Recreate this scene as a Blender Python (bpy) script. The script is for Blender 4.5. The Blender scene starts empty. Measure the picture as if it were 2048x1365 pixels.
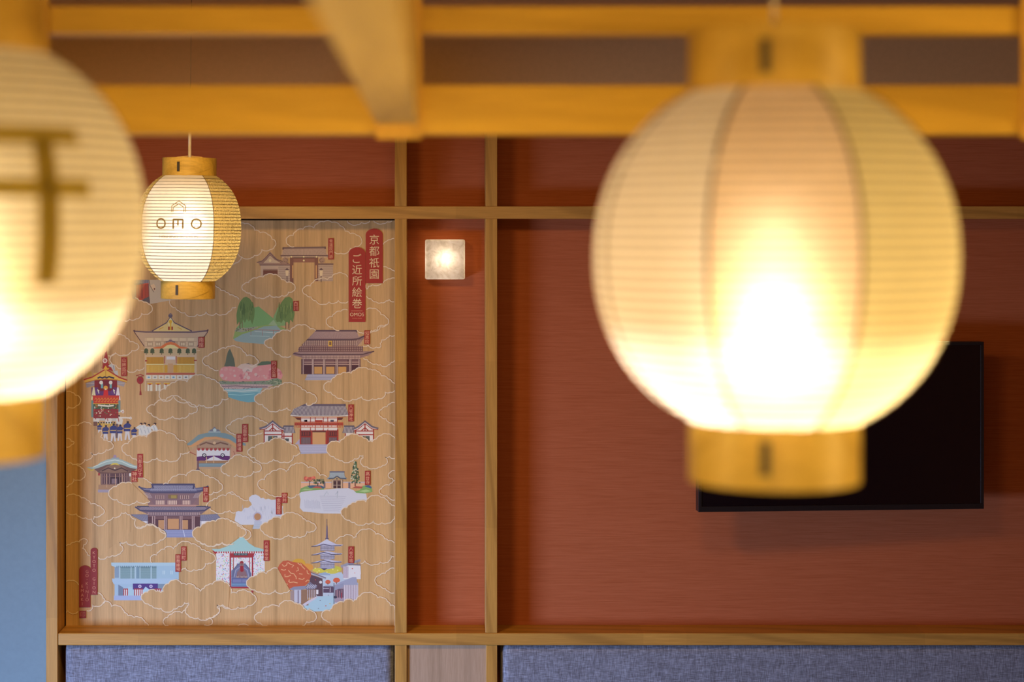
import bpy, math, random
from mathutils import Vector, Matrix
from mathutils.geometry import tessellate_polygon
random.seed(7)
SC = bpy.context.scene
COL = SC.collection
PI = math.pi

# ---------------------------------------------------------------- camera
F = 3698.0            # focal length in pixels of the 2048 wide frame
VX, VY = 868.0, 460.0 # where the optical axis meets the frame (shifted lens)
EYE = 2.10
CY = -5.55            # camera y; the front faces of the wall lattice are y = 0
cam_d = bpy.data.cameras.new('camera')
cam = bpy.data.objects.new('camera', cam_d); COL.objects.link(cam)
cam.location = (0, CY, EYE); cam.rotation_euler = (PI/2, 0, 0)
cam_d.sensor_width = 36.0; cam_d.lens = F/2048*36
cam_d.shift_x = (1024-VX)/2048; cam_d.shift_y = -(682.5-VY)/2048
cam_d.clip_start = 0.05
cam_d.dof.use_dof = True; cam_d.dof.focus_distance = 5.40; cam_d.dof.aperture_fstop = 4.0
SC.camera = cam

def P(px, py, d):
    """world point seen at photograph pixel px,py at distance d along the axis"""
    return Vector(((px-VX)*d/F, CY+d, EYE-(py-VY)*d/F))

# ---------------------------------------------------------------- world, lamps, exposure
SC.view_settings.view_transform = 'Standard'; SC.view_settings.look = 'None'
SC.view_settings.exposure = 0.0; SC.view_settings.gamma = 1.0
SC.view_settings.use_curve_mapping = False
W = bpy.data.worlds.new('world'); SC.world = W; W.use_nodes = True
W.node_tree.nodes['Background'].inputs['Color'].default_value = (1.0, 0.66, 0.36, 1)
W.node_tree.nodes['Background'].inputs['Strength'].default_value = 0.06

def lamp(name, kind, loc, energy, color, target=None, **kw):
    d = bpy.data.lights.new(name, kind); d.energy = energy; d.color = color
    for k, v in kw.items(): setattr(d, k, v)
    o = bpy.data.objects.new(name, d); COL.objects.link(o); o.location = loc
    if target is not None:
        o.rotation_euler = (Vector(target)-Vector(loc)).to_track_quat('-Z', 'Y').to_euler()
    return o
WARM = (1.0, 0.59, 0.19); COOL = (0.40, 0.56, 0.92)
# daylight entering by the low windows at the left of the room
lamp('window_daylight', 'AREA', (-2.75, -2.55, 0.66), 35, COOL, (0.3, 0.1, 0.22), shape='RECTANGLE', size=1.1, size_y=0.7, spread=math.radians(78))
# warm ceiling downlights of the room
lamp('downlight_front', 'AREA', (-0.7, -1.7, 2.66), 19, WARM, (-0.7, -1.5, 1.5), shape='DISK', size=0.4, spread=math.radians(166))
lamp('downlight_middle', 'AREA', (0.35, -1.8, 2.66), 7, WARM, (0.35, -1.6, 1.2), shape='DISK', size=0.4, spread=math.radians(166))
# warm lamps of the room on both sides of the overhead frame
lamp('room_light_left', 'AREA', (-2.6, -4.9, 1.95), 4.3, (1.0,0.64,0.20), (0.3, -3.75, 2.22), shape='RECTANGLE', size=0.5, size_y=0.4, spread=math.radians(80))
lamp('room_light_right', 'AREA', (2.8, -4.9, 1.95), 6.5, (1.0,0.64,0.20), (-0.1, -3.75, 2.22), shape='RECTANGLE', size=0.5, size_y=0.4, spread=math.radians(80))
lamp('beam_fill_rear', 'AREA', (-0.2, -5.95, 1.85), 3.0, (1.0,0.62,0.18), (-0.1, -3.5, 2.60), shape='RECTANGLE', size=2.0, size_y=0.3, spread=math.radians(64))  # added fill behind the camera, brightens the beam fronts and rings
# added warm fill from below, brightens the undersides of the overhead frame
lamp('underside_fill', 'AREA', (0.0, -4.6, 0.80), 9, (1.0,0.72,0.32), (0.0, -4.4, 2.2), shape='RECTANGLE', size=2.2, size_y=0.8, spread=math.radians(120))

# ---------------------------------------------------------------- materials
def nt(name):
    m = bpy.data.materials.new(name); m.use_nodes = True
    n = m.node_tree; b = n.nodes['Principled BSDF']
    return m, n, b
def ramp(n, fac, stops):
    r = n.nodes.new('ShaderNodeValToRGB')
    el = r.color_ramp.elements
    while len(el) < len(stops): el.new(0.5)
    for e, (p, c) in zip(el, stops): e.position = p; e.color = (*c, 1)
    n.links.new(fac, r.inputs['Fac']); return r.outputs['Color']
def coords(n, scale, rot=(0,0,0), loc=(0,0,0)):
    t = n.nodes.new('ShaderNodeTexCoord'); m = n.nodes.new('ShaderNodeMapping')
    m.inputs['Scale'].default_value = scale; m.inputs['Rotation'].default_value = rot
    m.inputs['Location'].default_value = loc
    n.links.new(t.outputs['Object'], m.inputs['Vector']); return m.outputs['Vector']
def noise(n, vec, scale, detail=4, rough=0.55, dist=0.0):
    x = n.nodes.new('ShaderNodeTexNoise'); x.inputs['Scale'].default_value = scale
    x.inputs['Detail'].default_value = detail; x.inputs['Roughness'].default_value = rough
    x.inputs['Distortion'].default_value = dist
    n.links.new(vec, x.inputs['Vector']); return x.outputs['Fac']
def mix(n, a, b, fac, mode='MIX'):
    x = n.nodes.new('ShaderNodeMix'); x.data_type = 'RGBA'; x.blend_type = mode
    for sock, v in ((x.inputs['Factor'], fac), (x.inputs['A'], a), (x.inputs['B'], b)):
        if hasattr(v, 'is_linked') or hasattr(v, 'links'): n.links.new(v, sock)
        elif isinstance(v, (int, float)): sock.default_value = v
        else: sock.default_value = (*v, 1)
    return x.outputs['Result']
def bump(n, b, fac, strength, dist=0.001):
    x = n.nodes.new('ShaderNodeBump'); x.inputs['Strength'].default_value = strength
    x.inputs['Distance'].default_value = dist
    n.links.new(fac, x.inputs['Height']); n.links.new(x.outputs['Normal'], b.inputs['Normal'])

def plain(name, c, rough=0.6, metal=0.0, var=0.06):
    m, n, b = nt(name)
    f = noise(n, coords(n, (1,1,1)), 60, 3)
    d = tuple(max(0, x*(1-var*2)) for x in c); e = tuple(min(1, x*(1+var)) for x in c)
    n.links.new(ramp(n, f, [(0.3, d), (0.7, e)]), b.inputs['Base Color'])
    b.inputs['Roughness'].default_value = rough; b.inputs['Metallic'].default_value = metal
    if rough > 0.8: b.inputs['Specular IOR Level'].default_value = 0.1
    return m
def wood(name, dark, light, axis, fine=60.0, rough=0.45, jointed=True, straight=False):
    """straight timber grain along one axis, with board to board tone and growth rings"""
    m, n, b = nt(name)
    s = [fine*1.0]*3; s[axis] = fine*0.035
    v = coords(n, tuple(s))
    fineg = noise(n, v, 6.0, 5, 0.6)
    s2 = [9.0]*3; s2[axis] = 0.9
    v2 = coords(n, tuple(s2))
    w = n.nodes.new('ShaderNodeTexWave'); w.wave_type = 'BANDS'; w.bands_direction = 'DIAGONAL'
    w.inputs['Scale'].default_value = 1.1; w.inputs['Distortion'].default_value = 7.0
    w.inputs['Detail'].default_value = 3.0; w.inputs['Detail Scale'].default_value = 0.8
    n.links.new(v2, w.inputs['Vector'])
    mid = tuple(a*0.55+b*0.45 for a, b in zip(dark, light))
    if straight:      # quarter-sawn veneer: narrow streaks only
        s4 = [34.0]*3; s4[axis] = 0.25
        base = ramp(n, noise(n, coords(n, tuple(s4)), 1.0, 6, 0.62), [(0.32, dark), (0.50, light), (0.70, tuple(x*1.06 for x in light))])
    else:
        base = ramp(n, w.outputs['Fac'], [(0.0, mid), (0.25, light), (0.8, light), (1.0, tuple(x*1.06 for x in light))])
    g = ramp(n, fineg, [(0.35, (0.80,0.76,0.70)), (0.65, (1.0,1.0,1.0))])
    c = mix(n, base, g, 0.75, 'MULTIPLY')
    s3 = [0.01]*3; s3[axis] = 2.2
    t = n.nodes.new('ShaderNodeTexVoronoi'); t.inputs['Scale'].default_value = 1.0
    n.links.new(coords(n, tuple(s3)), t.inputs['Vector'])
    tone = ramp(n, t.outputs['Color'], [(0.0, (0.86,0.84,0.80)), (1.0, (1.06,1.04,1.02))])
    if jointed: c = mix(n, c, tone, 0.8, 'MULTIPLY')
    n.links.new(c, b.inputs['Base Color'])
    b.inputs['Roughness'].default_value = rough
    bump(n, b, fineg, 0.15, 0.0006)
    return m
M = {}
M['timber_z'] = wood('upright_timber', (0.36,0.185,0.038), (0.57,0.315,0.070), 2)
M['timber_x'] = wood('crosswise_timber', (0.35,0.18,0.038), (0.58,0.315,0.070), 0)
M['beam_x'] = wood('overhead_timber', (0.64,0.39,0.045), (0.76,0.48,0.06), 0, jointed=False)
M['beam_y'] = wood('overhead_joist_timber', (0.60,0.42,0.11), (0.74,0.53,0.15), 1, jointed=False)
M['beam_z'] = wood('overhead_upright_timber', (0.60,0.36,0.06), (0.74,0.44,0.08), 2, jointed=False)
M['veneer'] = wood('pale_veneer', (0.40,0.285,0.19), (0.50,0.36,0.25), 2, fine=90, jointed=False, straight=True)
M['ring'] = wood('bent_wood_veneer', (0.52,0.33,0.05), (0.76,0.53,0.11), 0, fine=40, rough=0.42, jointed=False)
M['shade_dark'] = plain('painted_dark_shade', (0.02,0.008,0.004), 0.9)  # near-black that paints in shade, round the board and on the near crossbeam
M['white'] = plain('white_plaster', (0.22,0.33,0.41), 0.85, var=0.02)
M['upper'] = plain('beige_wall_paint', (0.66,0.41,0.19), 0.85, var=0.02)
M['floor'] = wood('floor_boards', (0.16,0.10,0.06), (0.26,0.17,0.10), 1)
M['cord'] = plain('white_cable', (0.80,0.74,0.68), 0.5)
M['thincord'] = plain('thin_brown_cable', (0.30,0.20,0.12), 0.6)
M['wire'] = plain('brass_wire', (0.75,0.55,0.22), 0.3, 0.8)
M['hoop'] = plain('bamboo_hoop', (0.09,0.05,0.012), 0.6)
M['rib'] = plain('paper_seam', (0.14,0.08,0.03), 0.7)
M['tvback'] = plain('television_casing', (0.012,0.010,0.013), 0.35)
M['tvscreen'] = plain('television_glass', (0.006,0.003,0.006), 0.16)
M['slot'] = plain('slot_shadow_metal', (0.10,0.085,0.06), 0.4, 0.5)

def red_wall():
    m, n, b = nt('red_woven_wallcovering')
    v = coords(n, (6, 6, 420))
    f = noise(n, v, 1.6, 6, 0.65)
    f2 = noise(n, coords(n, (14, 14, 900)), 1.0, 4, 0.6)
    c = ramp(n, f, [(0.30, (0.37,0.10,0.036)), (0.52, (0.45,0.132,0.056)), (0.75, (0.50,0.158,0.072))])
    c = mix(n, c, ramp(n, f2, [(0.25, (0.80,0.78,0.78)), (0.45, (1,1,1)), (0.8, (1.08,1.08,1.08))]), 0.6, 'MULTIPLY')
    n.links.new(c, b.inputs['Base Color']); b.inputs['Roughness'].default_value = 0.75; b.inputs['Specular IOR Level'].default_value = 0.12
    bump(n, b, f, 0.2, 0.0008)
    return m
M['red'] = red_wall()
def fabric():
    m, n, b = nt('grey_woven_upholstery')
    a = noise(n, coords(n, (900, 60, 60)), 0.8, 4, 0.6)
    c = noise(n, coords(n, (60, 60, 900)), 0.8, 4, 0.6)
    p = noise(n, coords(n, (40, 40, 40)), 1.0, 5, 0.6)
    x = n.nodes.new('ShaderNodeMath'); x.operation = 'ADD'; n.links.new(a, x.inputs[0]); n.links.new(c, x.inputs[1])
    y = n.nodes.new('ShaderNodeMath'); y.operation = 'MULTIPLY'; n.links.new(x.outputs[0], y.inputs[0]); y.inputs[1].default_value = 0.5
    col = ramp(n, y.outputs[0], [(0.38, (0.10,0.10,0.13)), (0.50, (0.20,0.225,0.30)), (0.62, (0.38,0.43,0.58))])
    col = mix(n, col, ramp(n, p, [(0.3, (0.82,0.78,0.80)), (0.7, (1.05,1.05,1.05))]), 0.6, 'MULTIPLY')
    n.links.new(col, b.inputs['Base Color']); b.inputs['Roughness'].default_value = 0.9
    b.inputs['Sheen Weight'].default_value = 0.3
    bump(n, b, y.outputs[0], 0.5, 0.001)
    return m
M['fabric'] = fabric()

def paper(name, col, clear=0.03, fwd=0.22):
    m = bpy.data.materials.new(name); m.use_nodes = True; n = m.node_tree
    n.nodes.clear()
    out = n.nodes.new('ShaderNodeOutputMaterial')
    f = noise(n, coords(n, (60, 60, 60)), 1.0, 6, 0.7)
    c = ramp(n, f, [(0.25, tuple(x*0.90 for x in col)), (0.75, col)])
    tr = n.nodes.new('ShaderNodeBsdfTranslucent'); df = n.nodes.new('ShaderNodeBsdfDiffuse'); tp = n.nodes.new('ShaderNodeBsdfTransparent')
    n.links.new(c, tr.inputs['Color']); n.links.new(c, df.inputs['Color'])
    m1 = n.nodes.new('ShaderNodeMixShader'); m1.inputs[0].default_value = 0.42
    n.links.new(tr.outputs[0], m1.inputs[1]); n.links.new(df.outputs[0], m1.inputs[2])
    m2 = n.nodes.new('ShaderNodeMixShader'); m2.inputs[0].default_value = clear
    n.links.new(m1.outputs[0], m2.inputs[1]); n.links.new(tp.outputs[0], m2.inputs[2])
    # a forward lobe: paper lets some light through nearly straight, so it glows round the bulb
    rf = n.nodes.new('ShaderNodeBsdfRefraction'); rf.inputs['Roughness'].default_value = 0.78; rf.inputs['IOR'].default_value = 1.38
    n.links.new(c, rf.inputs['Color'])
    m3 = n.nodes.new('ShaderNodeMixShader'); m3.inputs[0].default_value = fwd
    n.links.new(m2.outputs[0], m3.inputs[1]); n.links.new(rf.outputs[0], m3.inputs[2])
    n.links.new(m3.outputs[0], out.inputs['Surface'])
    return m
M['paper'] = paper('white_lantern_paper', (0.85,0.80,0.72), 0.010)
M['paper_gold'] = paper('gold_printed_lantern_paper', (0.74,0.67,0.37), 0.0)
M['paper_pink'] = paper('warm_lantern_paper', (0.88,0.72,0.54), 0.012)
M['ink'] = paper('gold_ink_on_paper', (0.44,0.34,0.08), 0.0, 0.1)
M['paper_small'] = paper('white_lantern_paper_thicker', (0.86,0.82,0.75), 0.004, 0.10)
M['paper_cream'] = paper('cream_lantern_paper', (0.82,0.76,0.56), 0.006)
M['paper_swirl'] = paper('dark_gold_printed_lantern_paper', (0.50,0.37,0.13), 0.0, 0.12)
M['inkwhite'] = paper('unprinted_swirl_line', (0.95,0.88,0.70), 0.0)
M['inkgrey'] = paper('grey_ink_on_paper', (0.30,0.22,0.10), 0.0, 0.05)

def glow(name, col, strength):
    m = bpy.data.materials.new(name); m.use_nodes = True; n = m.node_tree; n.nodes.clear()
    out = n.nodes.new('ShaderNodeOutputMaterial'); e = n.nodes.new('ShaderNodeEmission')
    e.inputs['Color'].default_value = (*col, 1); e.inputs['Strength'].default_value = strength
    n.links.new(e.outputs[0], out.inputs['Surface']); return m
M['bulb'] = glow('lit_bulb_glass', (1.0,0.80,0.55), 10.0)

# ---------------------------------------------------------------- mesh helpers
class MB:
    def __init__(s): s.v = []; s.f = []; s.mi = []; s.mats = []
    def mat(s, m):
        if m not in s.mats: s.mats.append(m)
        return s.mats.index(m)
    def add(s, vs, fs, m=None):
        o = len(s.v); s.v += [tuple(x) for x in vs]
        k = s.mat(m) if m else 0
        for f in fs: s.f.append(tuple(o+i for i in f)); s.mi.append(k)
    def box(s, lo, hi, m=None):
        x0,y0,z0 = lo; x1,y1,z1 = hi
        s.add([(x0,y0,z0),(x1,y0,z0),(x1,y1,z0),(x0,y1,z0),(x0,y0,z1),(x1,y0,z1),(x1,y1,z1),(x0,y1,z1)],
              [(0,3,2,1),(4,5,6,7),(0,1,5,4),(1,2,6,5),(2,3,7,6),(3,0,4,7)], m)
    def tube(s, pts, r, seg=10, m=None, closed=False):
        pts = [Vector(p) for p in pts]; n = len(pts); vs = []; fs = []
        for i, p in enumerate(pts):
            a = pts[i-1] if (i or closed) else p; b = pts[(i+1) % n] if (i < n-1 or closed) else p
            t = (b-a).normalized(); up = Vector((0,0,1)) if abs(t.z) < 0.9 else Vector((1,0,0))
            u = t.cross(up).normalized(); w = t.cross(u)
            for k in range(seg):
                an = 2*PI*k/seg; vs.append(p+u*math.cos(an)*r+w*math.sin(an)*r)
        for i in range(n if closed else n-1):
            j = (i+1) % n
            for k in range(seg): fs.append((i*seg+k, i*seg+(k+1)%seg, j*seg+(k+1)%seg, j*seg+k))
        if not closed: fs += [tuple(range(seg))[::-1], tuple((n-1)*seg+k for k in range(seg))]
        s.add(vs, fs, m)
    def lathe(s, prof, seg=64, a0=0.0, a1=2*PI, m=None, c=(0,0,0)):
        full = abs(a1-a0-2*PI) < 1e-6; cols = seg if full else seg+1; vs = []; fs = []
        for i in range(cols):
            an = a0+(a1-a0)*i/seg
            for r, z in prof: vs.append((c[0]+r*math.cos(an), c[1]+r*math.sin(an), c[2]+z))
        L = len(prof)
        for i in range(seg):
            j = (i+1) % cols
            for k in range(L-1): fs.append((i*L+k, j*L+k, j*L+k+1, i*L+k+1))
        s.add(vs, fs, m)
    def build(s, name, mat=None, parent=None, smooth=False, bevel=0.0, loc=None):
        me = bpy.data.meshes.new(name); me.from_pydata(s.v, [], s.f)
        if s.mats:
            for m in s.mats: me.materials.append(m)
            me.polygons.foreach_set('material_index', s.mi)
        elif mat: me.materials.append(mat)
        if smooth: me.polygons.foreach_set('use_smooth', [True]*len(me.polygons))
        me.update()
        o = bpy.data.objects.new(name, me); COL.objects.link(o)
        if parent: o.parent = parent
        if loc: o.location = loc
        if bevel:
            b = o.modifiers.new('bevel', 'BEVEL'); b.width = bevel; b.segments = 2; b.limit_method = 'ANGLE'
        return o
def centred_box(name, lo, hi, mat, parent=None, bevel=0.0, base=False):
    """box whose origin is its own centre (so the grain of each piece starts from itself)"""
    c = Vector([(a+b)/2 for a, b in zip(lo, hi)])
    m = MB(); m.box([a-k for a, k in zip(lo, c)], [b-k for b, k in zip(hi, c)])
    o = m.build(name, mat, parent, bevel=bevel)
    off = parent.location if parent else Vector((0,0,0))
    o.location = c-off
    return o
def struct(o): o['kind'] = 'structure'; return o
def thing(name, label, cat, loc=(0,0,0), group=None):
    o = bpy.data.objects.new(name, None); COL.objects.link(o); o.location = loc
    o['label'] = label; o['category'] = cat
    if group: o['group'] = group
    bpy.context.view_layer.update()
    return o
def text_mesh(body, size, align='CENTER'):
    cu = bpy.data.curves.new('lettering', 'FONT'); cu.body = body; cu.size = size
    cu.align_x = align; cu.align_y = 'CENTER'; cu.resolution_u = 3
    o = bpy.data.objects.new('lettering', cu); COL.objects.link(o)
    bpy.context.view_layer.update()
    me = bpy.data.meshes.new_from_object(o.evaluated_get(bpy.context.evaluated_depsgraph_get()))
    vs = [v.co.copy() for v in me.vertices]; fs = [tuple(p.vertices) for p in me.polygons]
    bpy.data.objects.remove(o); bpy.data.curves.remove(cu); bpy.data.meshes.remove(me)
    return vs, fs

# ---------------------------------------------------------------- room shell and wall lattice
K = 5.55/F                                  # metres per pixel on the front plane of the lattice
def X(px): return (px-VX)*K
def Z(py): return EYE-(py-VY)*K
REC = 0.113                                 # depth of the recesses
XL = -3.2; XR = 3.4; YB = REC; YF = -8.2; H = 2.72
ZT = Z(206)                                 # top of the lattice
struct(centred_box('floor', (XL,YF,-0.06), (XR,0.4,0), M['floor']))
struct(centred_box('ceiling', (XL-.1,YF,H), (XR+.1,0.4,H+0.06), M['upper']))
x0 = X(115)
struct(centred_box('wall_back', (x0,YB,0), (XR,0.4,ZT-0.02), M['red']))
struct(centred_box('wall_upper', (XL,0.0,ZT+0.036), (XR,0.4,H), M['upper']))
struct(centred_box('wall_side_panel', (XL,0.012,0), (X(92)-0.0015,0.4,ZT+0.036), M['white']))
wl = MB()
wl.box((XL-.1,YF,0), (XL,0.4,0.45)); wl.box((XL-.1,YF,1.75), (XL,0.4,H)); wl.box((XL-.1,YF,0.45), (XL,-4.2,1.75)); wl.box((XL-.1,-1.0,0.45), (XL,0.4,1.75))
struct(wl.build('wall_left', M['upper']))
win = bpy.data.objects.new('window_1', None); COL.objects.link(win); win.location = (XL-.05,-2.6,0.45); win['kind'] = 'structure'
wf = MB()
for a, b in ((-1.6,-1.55), (-0.03,0.03), (1.55,1.6)): wf.box((-.03,a,0), (.03,b,1.3))
wf.box((-.03,-1.6,0), (.03,1.6,.05)); wf.box((-.03,-1.6,1.25), (.03,1.6,1.3))
wf.build('window_frame', M['timber_z'], win)
struct(centred_box('wall_right', (XR,YF,0), (XR+.1,0.4,H), M['upper']))

# lattice timbers (each one a piece of the setting)
def post(n, px0, px1, z0, z1, f=0.0):
    return struct(centred_box('trim_%d' % n, (X(px0),f,z0), (X(px1),YB+0.01 if px0 > 100 else 0.35,z1), M['timber_z'], bevel=0.0012))
zr0, zr1 = Z(438), Z(413); zs0, zs1 = Z(1291), Z(1267)
post(1, 92, 115, 0, ZT)
post(2, 789.5, 813.5, zs1, zr0); post(3, 971, 994.5, zs1, zr0)
post(4, 789.5, 813.5, zr1, ZT); post(5, 971, 994.5, zr1, ZT)
post(6, 789.5, 813.5, 0, zs0); post(7, 972, 994.5, 0, zs0)
struct(centred_box('trim_8', (x0,0.0,zr0), (XR,YB+0.01,zr1), M['timber_x'], bevel=0.0012))
struct(centred_box('trim_9', (X(116.8),-0.004,zs0), (XR,YB+0.01,zs1), M['timber_x'], bevel=0.0025))
struct(centred_box('trim_10', (XL,-0.001,ZT), (XR,YB+0.01,ZT+0.036), M['timber_x'], bevel=0.0012))
struct(centred_box('trim_11', (X(813.5),0.010,0.0), (X(972),0.03,zs0-0.0008), M['veneer']))

# upholstered seat backs under the ledge
def banquette(name, label, xa, xb):
    t = thing(name, label, 'bench', ((xa+xb)/2, 0, 0), 'upholstered wall benches')
    w = (xb-xa)/2; zt = zs0-0.0022
    m = MB(); nx, nz, R = 60, 40, 0.028
    # cushioned backrest: a slab with rounded rim and slightly domed front
    def front(u, v):
        ex = min((u+1)*w, (1-u)*w); ez = min(v*(zt-0.48), (1-v)*(zt-0.48))
        def rnd(e): return 0 if e >= R else R-math.sqrt(max(0, R*R-(R-e)**2))
        return 0.006+rnd(ex)+rnd(ez)*0.8
    us = sorted(set([-1+2*i/nx for i in range(nx+1)]+[-1+R*k/8/w for k in range(9)]+[1-R*k/8/w for k in range(9)]))
    vs = sorted(set([i/nz for i in range(nz+1)]+[R*k/8/(zt-.48) for k in range(9)]+[1-R*k/8/(zt-.48) for k in range(9)]))
    V = []; Fc = []
    for u in us:
        for v in vs: V.append((u*w, front(u, v), 0.48+v*(zt-0.48)))
    n2 = len(vs)
    for i in range(len(us)-1):
        for j in range(n2-1): Fc.append((i*n2+j, (i+1)*n2+j, (i+1)*n2+j+1, i*n2+j+1))
    rim = [i*n2 for i in range(len(us))]+[(len(us)-1)*n2+j for j in range(1, n2)]+[i*n2+n2-1 for i in range(len(us)-2, -1, -1)]+[j for j in range(n2-2, 0, -1)]
    o0 = len(V)
    for k in rim: V.append((V[k][0], 0.085, V[k][2]))
    for a in range(len(rim)):
        b = (a+1) % len(rim); Fc.append((rim[b], rim[a], o0+a, o0+b))
    Fc.append(tuple(o0+a for a in range(len(rim))))
    m.add(V, Fc); m.build('backrest', M['fabric'], t, smooth=True)
    s = MB(); s.box((-w,-0.50,0.33), (w,0.05,0.44)); s.build('seat', M['fabric'], t, bevel=0.02)
    s = MB(); s.box((-w,-0.44,0.0), (w,0.05,0.33)); s.build('base', M['veneer'], t)
    return t
banquette('banquette', 'grey woven upholstered seat back below the illustrated board', X(127), X(787.5))
banquette('banquette', 'grey woven upholstered seat back below the television', X(1002), XR-0.02)

# television on a bracket
tv = thing('television', 'black flat television on the red wall behind the large lantern', 'television', (0.66, YB, 1.60))
a = P(1397, 1024, 5.47); b = P(1968, 1018.5, 5.535); tp = P(1968, 684, 5.535)
H2 = tp.z-b.z
ux = Vector((b.x-a.x, b.y-a.y, 0)); wid = ux.length; ux.normalize(); uy = Vector((-ux.y, ux.x, 0))
tvm = Matrix((( ux.x, uy.x, 0, a.x), (ux.y, uy.y, 0, a.y), (0,0,1,b.z), (0,0,0,1)))
inv = Matrix.Translation(tv.location).inverted() @ tvm
def tvbox(name, lo, hi, mat, bev=0.0):
    m = MB(); m.box(lo, hi); o = m.build(name, mat, tv, bevel=bev); o.matrix_local = inv; return o
tvbox('casing', (0,0.004,0), (wid,0.038,H2), M['tvback'], 0.002)
bz = MB(); e = 0.010
bz.box((0,0,0), (wid,0.006,e*1.6)); bz.box((0,0,H2-e), (wid,0.006,H2)); bz.box((0,0,e*1.6), (e,0.006,H2-e)); bz.box((wid-e,0,e*1.6), (wid,0.006,H2-e))
o = bz.build('bezel', M['tvback'], tv, bevel=0.001); o.matrix_local = inv
tvbox('screen', (e,0.0025,e*1.6), (wid-e,0.006,H2-e), M['tvscreen'])
br = MB(); br.box((wid*.35,0.036,H2*.3), (wid*.65,0.16,H2*.7)); o = br.build('wall_bracket', M['tvback'], tv); o.matrix_local = inv

# small square wall lamp
def marble():
    m = bpy.data.materials.new('alabaster_glass'); m.use_nodes = True; n = m.node_tree; n.nodes.clear()
    out = n.nodes.new('ShaderNodeOutputMaterial')
    f = noise(n, coords(n, (1,1,1)), 38, 5, 0.6, 1.2)
    c = ramp(n, f, [(0.32, (0.66,0.60,0.48)), (0.50, (0.86,0.80,0.68)), (0.66, (0.97,0.93,0.84))])
    tr = n.nodes.new('ShaderNodeBsdfTranslucent'); df = n.nodes.new('ShaderNodeBsdfDiffuse')
    n.links.new(c, tr.inputs['Color']); n.links.new(c, df.inputs['Color'])
    m1 = n.nodes.new('ShaderNodeMixShader'); m1.inputs[0].default_value = 0.45
    n.links.new(tr.outputs[0], m1.inputs[1]); n.links.new(df.outputs[0], m1.inputs[2])
    n.links.new(m1.outputs[0], out.inputs['Surface']); return m
M['marble'] = marble()
c = P(890, 519, 5.63); hw = 40*5.60/F
wl_ = thing('wall_lamp', 'small square frosted glass lamp lit on the narrow red panel', 'lamp', (c.x, YB, c.z))
m = MB(); m.box((-hw,-0.062,-hw), (hw,-0.004,hw)); o = m.build('glass_shade', M['marble'], wl_, smooth=False)
bv = o.modifiers.new('bevel', 'BEVEL'); bv.width = 0.006; bv.segments = 4
m = MB(); m.box((-hw*.8,-0.004,-hw*.8), (hw*.8,0.0,hw*.8)); m.build('back_plate', M['tvback'], wl_)
L = lamp('wall_lamp_light', 'POINT', (0,-0.034,0.002), 0.18, (1.0,0.80,0.60), shadow_soft_size=0.012); L.parent = wl_
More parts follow.
